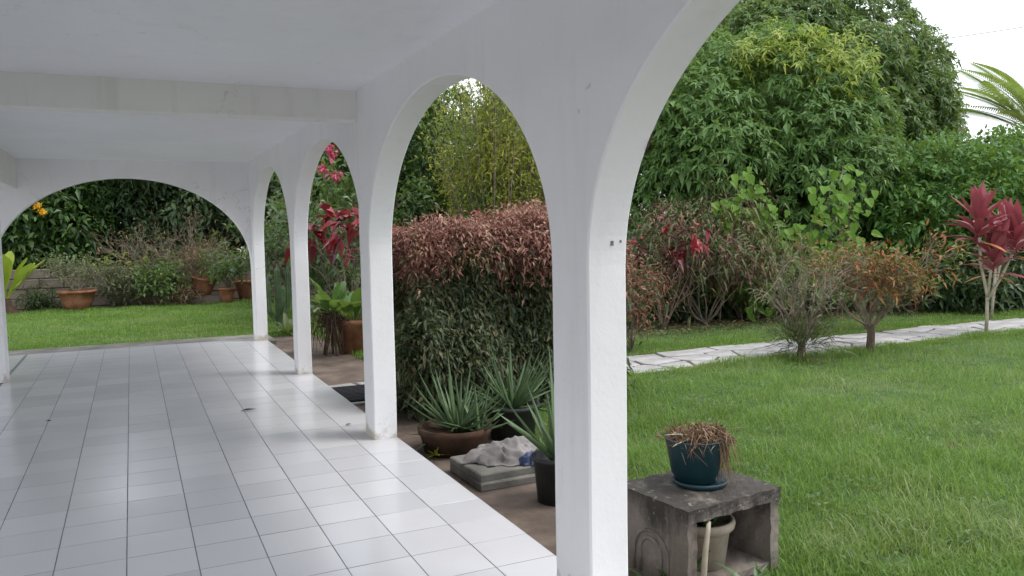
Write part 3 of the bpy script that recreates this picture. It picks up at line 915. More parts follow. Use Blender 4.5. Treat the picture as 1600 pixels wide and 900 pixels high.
for nm, sel, m in (('foliage', ~is_pink, 'hedge_green'), ('dry_growth', is_pink, 'hedge_pink')):
    mb = MB()
    pp, nn = P[sel] - HB, N[sel]
    if nm == 'foliage':
        loose_leaves(mb, pp, nn, 6, (.045, .095), .36, .6, .0, .75, .045, (.1, .8))
    else:
        loose_leaves(mb, pp, nn, 8, (.04, .08), .30, .5, .1, .85, .05, (.1, .7))
    mb.build(nm, M[m], hedge, kind='stuff')
mb = MB()
for k in range(50):
    b = np.array([rng.uniform(hx0 + .2, hx1 - .2), rng.uniform(hy0 + .25, hy1 - .25), G]) - HB
    limb(mb, b, b + np.array([rng.normal() * .2, rng.normal() * .2, rng.uniform(1.3, 1.75)]), .014, .004, .08, 6, 4)
mb.build('stems', M['twig'], hedge, kind='stuff')

# ------------------------------------------------------------------ shrubs
def stems(mb, base, n, h, spread, r0=.014, levels=2, sub=4, curve=.12, lean=(0, 0)):
    """twiggy branching; returns end points and directions"""
    E, Dr = [], []
    def grow(p, d, L, r, lev):
        q = p + d * L
        pts = limb(mb, p, q, r, r * .5, curve, 5, 4)
        if lev == 0:
            E.append(q); Dr.append(unit(pts[-1] - pts[-2])); return
        for k in range(sub):
            t = rng.uniform(.35, 1.0) if k else 1.0
            s = np.array([np.interp(t, np.linspace(0, 1, 5), pts[:, j]) for j in range(3)])
            nd = unit(d + rng.normal(size=3) * .5 + ZUP * .12)
            grow(s, nd, L * rng.uniform(.45, .75), r * .55, lev - 1)
    for k in range(n):
        a = 2 * PI * k / n + rng.uniform(-.4, .4)
        d = unit(np.array([math.cos(a) * spread + lean[0], math.sin(a) * spread + lean[1], 1.0]) + rng.normal(size=3) * .1)
        grow(np.array(base, float), d, h * rng.uniform(.42, .6), r0, levels)
    return np.array(E), np.array(Dr)

def shrub(name, label, base, h, spread, n, m, k, L, W, levels=2, sub=4, r0=.014, trunk=0, twig='twig', jit=.6, spreadl=.06, up=.1, leafy=1.0, dropz=None, extra=None, cat='shrub', group=None, curve=.12, lean=(0, 0), droop=(.1, .5)):
    root = empty(name, base, label, cat, group)
    b0 = np.zeros(3)
    if trunk:
        tk = MB(); limb(tk, (0, 0, -.02), (.02, 0, trunk * 1.05), r0 * 2.8, r0 * 2.1, .03, 6, 8)
        tk.build('trunk', M['bark'], root, True); b0 = np.array([.02, 0, trunk * .9])
    st = MB()
    E, D = stems(st, b0, n, h, spread, r0, levels, sub, curve, lean)
    st.build('branches', M[twig], root, kind='stuff')
    sel = rng.uniform(size=len(E)) < leafy
    if dropz is not None: sel &= E[:, 2] > dropz
    mb = MB()
    if sel.any():
        loose_leaves(mb, E[sel], D[sel], k, L, W, .6, up, jit, spreadl, droop)
        mb.build('foliage', M[m], root, kind='stuff')
    return root

# red-leafed bushes
shrub('copperleaf_shrub', 'red copperleaf shrub at the hedge end, beyond the near column', (7.75, 10.75, G), 1.65, .4, 8, 'copper', 5, (.14, .24), .45, 2, 3, up=-.2, jit=.5, dropz=1.1, droop=(.3, .9))
shrub('copperleaf_shrub', 'red copperleaf shrub peeking over the top of the clipped hedge', (3.45, 10.3, G), 1.92, .3, 7, 'copper', 6, (.18, .28), .52, 2, 3, up=-.1, jit=.5, dropz=1.62, droop=(.3, .9))
shrub('copperleaf_shrub', 'red copperleaf shrub above the paddle-leafed plant in the third arch', (2.95, 12.6, G), 1.98, .08, 4, 'copper', 6, (.2, .32), .55, 2, 3, up=-.2, jit=.5, dropz=1.4, lean=(.14, 0), droop=(.3, .9))
shrub('hedge_offshoot', 'reddish wispy bush behind the path, beside the near column', (5.95, 9.0, G), 1.25, .2, 9, 'hedge_mix', 26, (.05, .1), .3, 2, 4, jit=.8, spreadl=.1)
# dry croton thicket left of the pothos
for (x, y, h, lab) in ((8.75, 10.95, 1.8, 'brown twiggy thicket with thin dry leaves beside red copperleaf'), (9.75, 11.3, 1.5, 'bare tangled twigs under the climbing pothos vine')):
    shrub('twiggy_shrub', lab, (x, y, G), h, .55, 13, 'thicket', 14, (.10, .22), .17, 3, 3, r0=.013, jit=.7, spreadl=.14, up=.1, leafy=1.0 if h > 1.7 else .5, dropz=.45, curve=.2, droop=(.3, 1.0))
# the two shrubs at the lawn edge of the path
shrub('twiggy_shrub', 'sparse grey twiggy shrub with short trunk at the lawn edge of path', (7.27, 7.32, G), 1.05, .42, 11, 'greygreen', 6, (.06, .12), .2, 3, 3, r0=.02, trunk=.22, jit=.7, spreadl=.06, leafy=.45)
shrub('croton_shrub', 'orange-leafed croton shrub with dark trunk at the path edge', (8.55, 7.42, G), 1.16, .72, 10, 'croton', 8, (.06, .14), .26, 3, 4, r0=.02, trunk=.34, jit=.6, spreadl=.06, leafy=.6, dropz=.75)
shrub('green_shrub', 'yellow-green leafy sapling just behind the orange croton', (10.2, 8.9, G), 1.25, .4, 7, 'midgreen', 8, (.09, .16), .35, 2, 4, jit=.6)
tuft = MB()
sroot = [o for o in COL.objects if o.get('label', '').startswith('sparse grey')][0]
n = 900
P = rng.normal(size=(n, 3)) * (.16, .16, .11) + (0, 0, .30)
small_leaves(tuft, P, unit(P - (0, 0, .12)) + rng.normal(size=(n, 3)) * .3, ZUP + rdir(n) * .5, rng.uniform(.08, .2, n), .016, .3, .2)
tuft.build('tuft', M['hedge_green'], sroot, kind='stuff')
# understory behind the path
und = [(7.7, 11.9, 1.2, 'low dark thicket behind the red copperleaf shrub'), (9.6, 12.0, 1.2, 'low dark thicket behind the brown twiggy one'), (14.6, 10.0, 1.0, 'low dark thicket just left of the cordylines'), (18.3, 10.6, 1.2, 'low dark thicket at the far right behind the cordylines')]
for i, (x, y, zt, lab) in enumerate(und):
    lb = lobes_for((x, y, zt * .4), (1.5, .8, zt * .8), 16, .42, -.1, 70 + i)
    make_tree('understory_shrub', lab, 'shrub', (x, y, G), lb, bush_leaf, M['dark_tree'], .05, 30, nlimb=6, zmin=.0)
for i, (x, y, h, lab) in enumerate(((11.6, 11.2, 1.3, 'dark leafy undergrowth below the round mango tree'), (13.0, 10.3, 1.2, 'dark leafy undergrowth between the croton and the cordyline'), (16.2, 9.6, .9, 'low dark leafy bush behind the path at the right edge'))):
    shrub('understory_shrub', lab, (x, y, G), h, .8, 10, 'mango_dark', 9, (.12, .2), .4, 2, 4, jit=.7, spreadl=.1)

# ------------------------------------------------------------------ pothos vine on the mango's side
vine = empty('pothos_vine', (10.5, 11.25, G), 'climbing pothos with big heart-shaped yellow-green leaves on the mango', 'vine')
st = MB()
HEART = [(0, .5), (.08, .86), (.25, 1), (.5, .82), (.75, .5), (.92, .2), (1, 0)]
VB = np.array([10.5, 11.25, G])
n_leaf = 0
for k in range(11):
    x0 = [9.2, 9.4, 9.55, 9.68, 9.8, 9.62, 10.2, 10.5, 10.8, 10.95, 11.1][k]
    top = [2.0, 2.35, 2.48, 2.3, 1.9, 1.3, 1.45, 1.55, 2.2, 2.5, 2.1][k]
    yy = 10.75 - (x0 - 9.56) * .47
    pts = limb(st, np.array([x0 + rng.normal() * .1, yy + .25, G]) - VB, np.array([x0, yy, top]) - VB, .012, .006, .06, 8, 5)
    for j in range(52):
        t = rng.uniform(.22, 1.0) if k not in (4, 5) else rng.uniform(.05, 1)
        p = np.array([np.interp(t, np.linspace(0, 1, len(pts)), pts[:, c]) for c in range(3)]) + rng.normal(size=3) * (.16, .12, .08)
        d = unit(np.array([rng.normal() * .6 - .3, -.55 + rng.normal() * .35, -.75 + rng.normal() * .4]))
        L = rng.uniform(.10, .21)
        blade_leaf(p, d, (-.4, -.75, .6), L, L * .8, HEART, .15, .3, 6).build('leaf', M['pothos'], vine)
st.build('stems', M['twig'], vine, kind='stuff')

# ------------------------------------------------------------------ red cordylines
TIPROF = [(0, .25), (.15, .5), (.45, 1), (.75, .8), (1, 0)]
def cordyline(label, base, heads, trunk_pts):
    root = empty('cordyline', base, label, 'plant', 'red cordylines beside the path')
    for tp in trunk_pts:
        MB().tube(tp, np.linspace(.026, .018, len(tp)), 7).build('stem', M['pale_stem'], root, True)
    for (hp, n, L) in heads:
        for i in range(n):
            f = i / n
            a = i * 2.39996 + rng.uniform(-.2, .2)
            el = (.2 + 1.15 * f + rng.normal() * .2) if f > .08 else -.1
            d = (math.cos(a) * math.cos(el), math.sin(a) * math.cos(el), math.sin(el))
            p = np.array(hp) + (0, 0, f * .42 - .1)
            ll = L * rng.uniform(.8, 1.1) * (1 - .15 * f)
            old = f < .08
            if old: ll *= .7
            blade_leaf(p, d, (0, 0, 1) if abs(d[2]) < .9 else (1, 0, 0), ll, (.13 if f > .1 else .11) * rng.uniform(.85, 1.15), TIPROF, .22 if f < .6 else .06, .35, 7).build('leaf', M['ti_old' if old else 'ti'], root)
cordyline('tall red cordyline with forked pale stem at the path edge', (11.13, 7.62, G),
          [((-.16, .05, 1.42), 36, .62), ((.42, -.12, 1.2), 34, .60), ((.05, -.05, .95), 24, .56)],
          [[(0, 0, 0), (.01, 0, .35), (0, 0, .6), (-.1, .03, 1.0), (-.16, .05, 1.6)], [(0, 0, .5), (.2, -.05, .8), (.42, -.12, 1.25)], [(0, 0, .55), (.02, -.02, .8), (.02, -.05, 1.05)]])
cordyline('smaller red cordyline behind the tall one, cut by the frame edge', (12.9, 8.75, G),
          [((.1, 0, 1.15), 24, .5), ((.45, .1, 1.35), 20, .5)], [[(0, 0, 0), (.05, 0, .5), (.1, 0, 1.15)], [(.04, 0, .4), (.25, .05, .85), (.45, .1, 1.3)]])

# ------------------------------------------------------------------ aloes and things by the verandah edge
ALOE = [(0, 1), (.2, .92), (.5, .68), (.8, .34), (1, .02)]
def aloe(root, c, n, L, W, lo=.05, hi=1.35, az=None):
    for i in range(n):
        f = i / n
        a = i * 2.39996 + rng.uniform(-.3, .3)
        el = lo + (hi - lo) * f ** 1.2 + rng.normal() * .14
        d = (math.cos(a) * math.cos(el), math.sin(a) * math.cos(el), math.sin(el))
        p = np.array(c) + (math.cos(a) * .035, math.sin(a) * .035, .03 * f)
        l = L * rng.uniform(.72, 1.1)
        blade_leaf(p, d, (0, 0, 1), l, W * rng.uniform(.8, 1.15), ALOE, rng.uniform(-.4, .12) if f > .25 else rng.uniform(-.35, .35), .45, 10, W * .26, rng.normal() * .3).build('leaf', M['aloe'], root, True)

planter = MB().lathe([(0, .0), (.23, 0), (.26, .13), (.275, .14), (.28, .185), (.25, .185), (.24, .15), (0, .145)], 32)
planter = tag(planter.build('bowl_planter', M['terracotta_dark'], None, True), 'wide mossy terracotta bowl holding the larger aloe', 'planter')
planter.location = (2.13, 5.60, G + .006)
al = empty('aloe', (2.15, 5.60, G + .15), 'spiky aloe with many leaves in the terracotta bowl', 'aloe')
aloe(al, (0, 0, .0), 44, .42, .042, .1, 1.35)
aloe(al, (.12, -.1, 0), 9, .34, .045, .2, 1.3)
pot2 = MB().lathe([(0, 0), (.17, 0), (.21, .24), (.225, .24), (.225, .27), (.195, .27), (.19, .22), (0, .22)], 28)
pot2 = tag(pot2.build('plant_pot', M['dark_plastic'], None, True), 'dark pot with sprawling aloe behind the folded grey sheet', 'pot')
pot2.location = (2.66, 5.72, G + .006)
al = empty('aloe', (2.66, 5.72, G + .235), 'sprawling aloe behind the grey sheet, between the other two aloes', 'aloe')
aloe(al, (0, 0, 0), 46, .46, .044, -.05, 1.3)
pot3 = MB().lathe([(0, 0), (.125, 0), (.145, .25), (.158, .252), (.158, .28), (.135, .28), (.13, .24), (0, .24)], 24)
pot3 = tag(pot3.build('plant_pot', M['dark_plastic'], None, True), 'black plastic pot half hidden behind the near column', 'pot')
pot3.location = (2.27, 4.24, G + .006)
al = empty('aloe', (2.27, 4.24, G + .255), 'upright aloe in black pot beside the near column', 'aloe')
aloe(al, (0, 0, 0), 17, .50, .06, .4, 1.45)

def slab(label, loc, rz, s=.5, h=.048):
    mb = MB(); b = .008
    x = s / 2
    V = []
    for z, q in ((0, x), (h - b, x), (h, x - b)):
        V += [(-q, -q, z), (q, -q, z), (q, q, z), (-q, q, z)]
    F = [(k * 4 + i, k * 4 + (i + 1) % 4, k * 4 + 4 + (i + 1) % 4, k * 4 + 4 + i) for k in range(2) for i in range(4)] + [(8, 9, 10, 11)]
    o = tag(mb.add(V, F).build('paving_slab', M['strip']), label, 'slab', 'stacked slabs')
    o.location = loc; o.rotation_euler = (0, 0, rz)
slab('lower concrete slab of the stack beside the tiles', (2.17, 4.86, G + .008), .02, .52)
slab('upper concrete slab under the crumpled grey sheet', (2.16, 4.88, G + .058), .05, .49)

def crumple(name, label, cat, c, rx, ry, h, m, seed, n=30, rz=0):
    r = np.random.default_rng(seed)
    xs = np.linspace(-1, 1, n + 1)
    X, Y = np.meshgrid(xs, xs)
    R = np.sqrt(X ** 2 + Y ** 2)
    ph = r.uniform(0, 6.28, 12)
    Z = np.clip(1 - R ** 2.2, 0, 1) ** .6 * h
    ww = sum(np.sin(X * (2 + k) * 1.3 * math.cos(ph[k]) * 2 + Y * (2 + k) * 1.3 * math.sin(ph[k]) * 2 + ph[k]) / (1.5 + k) for k in range(9))
    Z = Z * (.82 + .12 * np.sin(X * 3 + ph[2])) + np.abs(ww) * h * .30 * (.25 + Z / h)
    ang = np.arctan2(Y, X)
    k = 1 + .14 * np.sin(ang * 3 + ph[0]) + .08 * np.sin(ang * 7 + ph[1]) + .05 * np.sin(ang * 13 + ph[3])
    sq = np.maximum(np.abs(X), np.abs(Y)) / (R + 1e-6)
    V = np.stack([X * sq * k * rx, Y * sq * k * ry, np.maximum(Z, .004)], -1).reshape(-1, 3)
    i = np.arange(n)[:, None] * (n + 1) + np.arange(n)[None]
    F = np.stack([i, i + 1, i + n + 2, i + n + 1], -1).reshape(-1, 4)
    o = tag(MB().add(V, F).build(name, m, None, True), label, cat)
    sm = o.modifiers.new('thickness', 'SOLIDIFY'); sm.thickness = .003
    o.location = c; o.rotation_euler = (0, 0, rz)
    return o
crumple('crumpled_sheet', 'crumpled dirty grey sheet heaped on the slab stack', 'sheet', (2.24, 4.93, G + .108), (.30), .21, .10, M['rag'], 3, 36, .35)
crumple('plastic_bag', 'blue plastic bag lying by the grey sheet and black pot', 'bag', (2.33, 4.70, G + .108), .10, .07, .07, M['blue_bag'], 9, 20, .2)

# sprouts at the tile edge
root = empty('seedling', (1.92, 5.45, G + .004), 'small yellowish seedling at the tile edge by the bowl', 'plant')
for i in range(16):
    a = i * 2.4; el = rng.uniform(.1, 1.2)
    blade_leaf((0, 0, .02), (math.cos(a) * math.cos(el), math.sin(a) * math.cos(el), math.sin(el)), (0, 0, 1), rng.uniform(.08, .16), .018, [(0, .4), (.4, 1), (1, 0)], .3, .2, 4).build('leaf', M['yellowgreen'], root)

# ------------------------------------------------------------------ cement plinth with pots
PRZ = math.radians(7)
plinth = empty('cement_plinth', (2.149, 2.814, G + .005), 'weathered hollow cement box used as plant stand beside near column', 'plinth', None, PRZ)
PW, PD, PH, PT = .59, .48, .395, .055
def rough_box(name, x0, x1, y0, y1, z0, z1, m, parent, n=(6, 6, 6), amp=.003):
    mb = MB()
    V, F = [], []
    def face(o, u, v, nu, nv):
        b = len(V)
        for j in range(nv + 1):
            for i in range(nu + 1):
                V.append(np.array(o) + np.array(u) * i / nu + np.array(v) * j / nv)
        for j in range(nv):
            for i in range(nu):
                a = b + j * (nu + 1) + i
                F.append((a, a + 1, a + nu + 2, a + nu + 1))
    X, Y, Z = x1 - x0, y1 - y0, z1 - z0
    face((x0, y0, z0), (X, 0, 0), (0, 0, Z), n[0], n[2]); face((x1, y1, z0), (-X, 0, 0), (0, 0, Z), n[0], n[2])
    face((x0, y1, z0), (0, -Y, 0), (0, 0, Z), n[1], n[2]); face((x1, y0, z0), (0, Y, 0), (0, 0, Z), n[1], n[2])
    face((x0, y0, z1), (X, 0, 0), (0, Y, 0), n[0], n[1]); face((x0, y1, z0), (X, 0, 0), (0, -Y, 0), n[0], n[1])
    V = np.array(V)
    V = V + amp * np.stack([np.sin(V[:, 1] * 61 + V[:, 2] * 37), np.sin(V[:, 0] * 53 + V[:, 2] * 71), np.sin(V[:, 0] * 47 + V[:, 1] * 59)], 1)
    return mb.add(V, F).build(name, m, parent)
rough_box('top_slab', -.006, PW + .006, -.008, PD, PH - .06, PH, M['plinth'], plinth, (14, 12, 3))
rough_box('side_panel', 0, PT, 0, PD - .004, 0, PH - .062, M['plinth'], plinth, (2, 10, 8))
rough_box('side_panel', PW - PT, PW, 0, PD - .004, 0, PH - .062, M['plinth'], plinth, (2, 10, 8))
rough_box('back_panel', PT + .002, PW - PT - .002, PD - .06, PD - .008, 0, PH - .062, M['plinth'], plinth, (10, 2, 8))
rough_box('base_slab', PT + .002, PW - PT - .002, .01, PD - .062, 0, .035, M['plinth'], plinth, (10, 8, 1))
# raised arch on the left panel
for rr, hh in ((.115, .235), (.07, .20)):
    a = np.linspace(0, PI, 18)
    cy, cz = PD * .5, hh - rr
    pts = [(-.003, cy + rr, .02)] + [(-.003, cy + math.cos(q) * rr, cz + math.sin(q) * rr) for q in a] + [(-.003, cy - rr, .02)]
    MB().tube(pts, .009, 6).build('arch_moulding', M['plinth'], plinth, True)

pot = empty('plant_pot', (2.44, 3.10, G + .403), 'dark teal plastic pot on a saucer, on top of the cement plinth', 'pot')
pot.location.z = G + .405
MB().lathe([(0, 0), (.125, 0), (.135, .022), (.128, .024), (.12, .01), (0, .008)], 32).build('saucer', M['teal_plastic'], pot, True)
MB().lathe([(0, .012), (.098, .012), (.104, .05), (.112, .052), (.140, .218), (.143, .222), (.138, .225), (.128, .2), (0, .195)], 36, (-.02, .015, 0)).build('body', M['teal_plastic'], pot, True)
dead = empty('dead_plant', (2.42, 3.115, G + .60), 'dried brown plant drooping over the rim of the teal pot', 'plant')
mb = MB()
for i in range(190):
    a = rng.uniform(0, 2 * PI) if i < 90 else rng.normal() * .5 - .35
    r0 = rng.uniform(0, .1)
    p = np.array([math.cos(a) * r0, math.sin(a) * r0, 0])
    hang = rng.uniform(.08, .25) if (i >= 90) else rng.uniform(.0, .09)
    rr = .125 + rng.uniform(-.02, .03)
    q1 = np.array([math.cos(a) * (r0 + .05), math.sin(a) * (r0 + .05), rng.uniform(.03, .09)])
    q2 = np.array([math.cos(a + rng.normal() * .3) * rr, math.sin(a + rng.normal() * .3) * rr, rng.uniform(.0, .05)])
    q3 = q2 + np.array([rng.normal() * .03, rng.normal() * .03, -hang])
    mb.tube([p, q1, q2, q3], [.0035, .003, .0026, .001], 4)
mb.build('stalks', M['straw'], dead, kind='stuff')
mb = MB()
n = 300
P = np.stack([rng.normal(size=n) * .075, rng.normal(size=n) * .075, rng.uniform(.0, .07, n)], 1)
small_leaves(mb, P, rdir(n) + ZUP * .1, rdir(n), rng.uniform(.03, .08, n), .007, .3, .2)
mb.build('dry_leaves', M['straw'], dead, kind='stuff')
for (p, d, L) in (((-.02, -.02, .035), (-1, -.1, .35), .20), ((-.02, -.03, .03), (-1, -.3, .12), .18)):
    blade_leaf(p, d, (0, 0, 1), L, .022, [(0, .6), (.4, 1), (1, .1)], .15, .3, 5, .004).build('leaf', M['variegated'], dead)

pot = MB().lathe([(0, 0), (.105, 0), (.128, .165), (.136, .17), (.150, .185), (.155, .205), (.150, .222), (.132, .222), (.126, .19), (0, .18)], 36)
pot = tag(pot.build('plant_pot', M['beige_pot'], None, True), 'beige clay pot standing inside the hollow cement plinth', 'pot')
pot.location = (2.395, 3.03, G + .043)
pl = empty('succulent', (2.395, 3.03, G + .226), 'green upright succulent in the beige pot inside the plinth', 'plant')
for i in range(12):
    a = i * 2.4; el = rng.uniform(.75, 1.45)
    blade_leaf((math.cos(a) * .045, math.sin(a) * .045, 0), (math.cos(a) * math.cos(el), math.sin(a) * math.cos(el), math.sin(el)), (0, 0, 1), rng.uniform(.07, .115), .035, [(0, .6), (.4, 1), (1, .05)], .1, .4, 5, .008).build('leaf', M['glossy'], pl, True)
root = MB().tube([(2.205, 2.785, G + .0), (2.208, 2.782, G + .12), (2.22, 2.785, G + .22), (2.245, 2.80, G + .30), (2.275, 2.83, G + .325)], [.014, .014, .013, .012, .010], 8)
tag(root.build('cut_stem', M['pale_stem'], None, True), 'pale bent plant stem leaning at the plinth opening', 'stem')
for (wx, wy, lab, wm, cnt) in ((2.42, 2.72, 'strap-leafed weed in front of the plinth opening', 'aloe', 10), (2.10, 2.93, 'dark strap-leafed weed between the plinth and the near column', 'glossy', 7)):
    weed = empty('weed_clump', (wx, wy, G + .004), lab, 'plant')
    for i in range(cnt):
        a = i * 2.4; el = rng.uniform(.55, 1.25)
        blade_leaf((rng.normal() * .05, rng.normal() * .03, 0), (math.cos(a) * math.cos(el), math.sin(a) * math.cos(el), math.sin(el)), (0, 0, 1), rng.uniform(.18, .32), .03, [(0, .7), (.4, 1), (1, .03)], .4, .3, 7).build('leaf', M[wm], weed)

# ------------------------------------------------------------------ third and fourth arch: potted plants
pot = MB().lathe([(0, 0), (.17, 0), (.235, .40), (.255, .405), (.26, .46), (.225, .46), (.215, .40), (0, .39)], 30)
pot = tag(pot.build('plant_pot', M['terracotta'], None, True), 'tall terracotta pot half hidden by the second column', 'pot')
pot.location = (2.72, 10.95, G + .006)
pl = empty('paddle_leaf_plant', (2.72, 10.95, G + .40), 'large paddle-leafed green plant in the tall terracotta pot', 'plant')
PAD = [(0, .08), (.18, .12), (.3, .55), (.55, 1), (.8, .8), (1, 0)]
for i in range(13):
    a = i * 2.4; el = rng.uniform(.7, 1.4)
    blade_leaf((math.cos(a) * .05, math.sin(a) * .05, 0), (math.cos(a) * math.cos(el), math.sin(a) * math.cos(el), math.sin(el)), (0, 0, 1), rng.uniform(.7, 1.0), .20, PAD, .25, .3, 9).build('leaf', M['paddle'], pl)
pl = empty('rootbound_plant', (2.40, 10.9, G), 'broad-leafed plant on a dark tangle of hanging roots, third arch', 'plant')
mb = MB()
for i in range(90):
    a = rng.uniform(0, 2 * PI)
    p = rng.normal(size=3) * (.07, .07, .06) + (0, 0, .50)
    q = p + np.array([math.cos(a) * .16, math.sin(a) * .16, rng.uniform(-.05, .08)])
    e = q + np.array([rng.normal() * .06, rng.normal() * .06, -rng.uniform(.12, .5)])
    e[2] = max(e[2], 0.0)
    mb.tube([p, q, (q + e) / 2 + rng.normal(size=3) * .02, e], [.007, .006, .005, .003], 4)
for i in range(5):
    a = i * 1.26
    mb.tube([(0, 0, .5), (math.cos(a) * .06, math.sin(a) * .06, .28), (math.cos(a) * .12, math.sin(a) * .12, 0)], [.03, .022, .016], 6)
mb.build('roots', M['root'], pl, kind='stuff')
for i in range(14):
    a = i * 2.4 + .5; el = rng.uniform(.35, 1.4)
    blade_leaf((math.cos(a) * .04, math.sin(a) * .04, .52), (math.cos(a) * math.cos(el), math.sin(a) * math.cos(el), math.sin(el)), (0, 0, 1), rng.uniform(.55, .85), .19, PAD, .3, .3, 9).build('leaf', M['paddle'], pl)
blade_leaf((-.15, -.05, .60), (-.2, -.2, .6), (0, -1, .2), .3, .12, PAD, .9, .3, 7).build('leaf', M['variegated'], pl)

cac = empty('column_cactus', (2.25, 14.3, G), 'ribbed columnar cactus with upright arms past the far columns', 'cactus')
def cactus_arm(pts, r):
    pts = np.array(pts, float)
    t = np.linspace(0, 1, 12)
    C = np.stack([np.interp(t, np.linspace(0, 1, len(pts)), pts[:, j]) for j in range(3)], 1)
    n = 16
    a = np.arange(n) * 2 * PI / n
    rr = r * np.where(np.arange(n) % 2, 1, .72)
    prof = np.minimum(1, np.sqrt(np.clip(1 - ((t - .9) / .1).clip(0, 1) ** 2, .02, 1)))
    V = C[:, None] + prof[:, None, None] * np.stack([rr * np.cos(a), rr * np.sin(a), np.zeros(n)], -1)[None]
    i = np.arange(11)[:, None] * n; j = np.arange(n)[None]; k = (j + 1) % n
    F = np.stack([i + j, i + k, i + n + k, i + n + j], -1).reshape(-1, 4)
    MB().add(V.reshape(-1, 3), F, [list(range(11 * n, 12 * n))]).build('arm', M['cactus'], cac)
cactus_arm([(0, 0, 0), (0, 0, .7), (.0, 0, 1.10)], .055)
cactus_arm([(-.05, 0, .15), (-.16, -.03, .35), (-.17, -.03, .92)], .045)
cactus_arm([(.05, 0, .2), (.17, .02, .4), (.18, .02, 1.12)], .045)
cactus_arm([(0, -.05, .25), (.06, -.14, .45), (.07, -.14, .78)], .04)
ag = empty('bromeliad', (2.27, 13.55, G), 'pale green bromeliad rosette at the foot of the cactus', 'plant')
for i in range(20):
    a = i * 2.4; el = .15 + 1.1 * i / 20
    blade_leaf((math.cos(a) * .05, math.sin(a) * .05, .02), (math.cos(a) * math.cos(el), math.sin(a) * math.cos(el), math.sin(el)), (0, 0, 1), rng.uniform(.4, .6), .09, [(0, .7), (.4, 1), (.8, .6), (1, 0)], .35, .35, 7).build('leaf', M['greygreen' if i % 3 else 'midgreen'], ag)
shrub('understory_shrub', 'dark leafy bush behind the columnar cactus', (3.1, 16.2, G), 2.3, .5, 10, 'dark_tree', 10, (.12, .22), .42, 2, 4, jit=.7, spreadl=.12)
pk = shrub('flowering_shrub', 'tall green bush with pink blossoms high in the third arch', (3.75, 15.2, G), 3.2, .3, 11, 'glossy', 10, (.12, .22), .42, 2, 4, jit=.7, spreadl=.12)

for q in ((3.41, 15.12, 3.10), (3.44, 15.1, 3.0), (3.5, 15.1, 2.6), (3.3, 15.2, 2.75)):
    blossom(pk, np.array(q) - (3.75, 15.2, G), 'pflower', .035)
# ------------------------------------------------------------------ row of plants along the block wall
def lathe_pot(label, loc, r, h, m, tilt=(0, 0, 0)):
    mb = MB().lathe([(0, 0), (r * .62, 0), (r * .8, h * .45), (r * .94, h * .86), (r * 1.03, h * .88), (r * 1.05, h), (r * .93, h), (r * .9, h * .9), (0, h * .86)], 30)
    o = tag(mb.build('plant_pot', m, None, True), label, 'pot', 'terracotta pots along the block wall')
    o.location = loc; o.rotation_euler = tilt
    return o
lathe_pot('large round terracotta bowl pot on the far lawn edge', (-1.17, 20.95, G), .40, .46, M['terracotta'])
shrub('potted_shrub', 'wispy yellowish shrub growing in the large terracotta bowl pot', (-1.17, 20.95, G + .38), .95, .75, 10, 'greygreen', 12, (.05, .11), .35, 2, 4, r0=.012, twig='pale_stem', jit=.8, spreadl=.09)
lathe_pot('reddish terracotta pot sitting on a stone by the wall', (1.52, 21.1, G + .2), .30, .46, M['terracotta'], (.12, .15, 0))
st = MB().box(-.5, .5, -.2, .2, 0, .2); st = tag(st.build('ledge_stone', M['block']), 'grey block carrying the reddish terracotta pot', 'stone'); st.location = (1.55, 21.1, G)
lathe_pot('small terracotta pot nearest the far corner column', (2.06, 20.75, G), .20, .38, M['terracotta'])
lathe_pot('terracotta pot right behind the far corner column', (2.62, 21.3, G), .32, .50, M['terracotta'])
shrub('potted_shrub', 'yellow-green bush in the small pot by the far corner column', (2.10, 20.75, G + .33), 1.0, .45, 9, 'midgreen', 12, (.06, .13), .4, 2, 4, r0=.01, jit=.8, spreadl=.09)
shrub('potted_shrub', 'dry reddish twigs rising from the reddish pot', (1.52, 21.1, G + .58), .75, .6, 9, 'dry_leaf', 8, (.08, .16), .14, 2, 4, r0=.009, jit=.7, spreadl=.09)
vg = empty('variegated_plant', (2.45, 21.35, G + .42), 'cream and green variegated plant in the pot behind the corner column', 'plant')
for i in range(16):
    a = i * 2.4; el = rng.uniform(.5, 1.4)
    blade_leaf((math.cos(a) * .05 + .15, math.sin(a) * .05, .5 + .4 * rng.uniform()), (math.cos(a) * math.cos(el), math.sin(a) * math.cos(el), math.sin(el)), (0, 0, 1), rng.uniform(.3, .45), .09, TIPROF, .4, .3, 6).build('leaf', M['variegated'], vg)
MB().tube([(.15, 0, 0), (.16, 0, .4), (.15, 0, .9)], [.025, .02, .015], 6).build('stem', M['twig'], vg)
shrub('twiggy_shrub', 'dry grey tangled shrub in front of the block wall', (.95, 21.6, G), 2.1, .75, 14, 'dry_leaf', 5, (.05, .12), .2, 3, 4, r0=.014, jit=.8, spreadl=.1, leafy=.45, curve=.22)
shrub('weedy_shrub', 'grey-green bush left of the dry tangled shrub by the wall', (.0, 21.4, G), 1.0, .8, 12, 'greygreen', 12, (.07, .15), .35, 2, 4, jit=.8, spreadl=.12)
shrub('weedy_shrub', 'yellow-green sprouting bush in front of the dry tangled shrub', (.62, 21.0, G), 1.05, .5, 10, 'midgreen', 12, (.07, .16), .4, 2, 4, jit=.8, spreadl=.1)
shrub('weedy_shrub', 'slender sapling with yellowish leaves beside the large bowl pot', (-.18, 21.5, G), 1.75, .15, 3, 'yellowgreen', 8, (.1, .2), .35, 1, 4, jit=.7, spreadl=.1, dropz=.9)
shrub('weedy_shrub', 'low brownish weeds at the wall foot between the pots', (1.1, 20.9, G), .5, 1.0, 12, 'dry_leaf', 8, (.1, .2), .12, 2, 3, jit=.8, spreadl=.12)
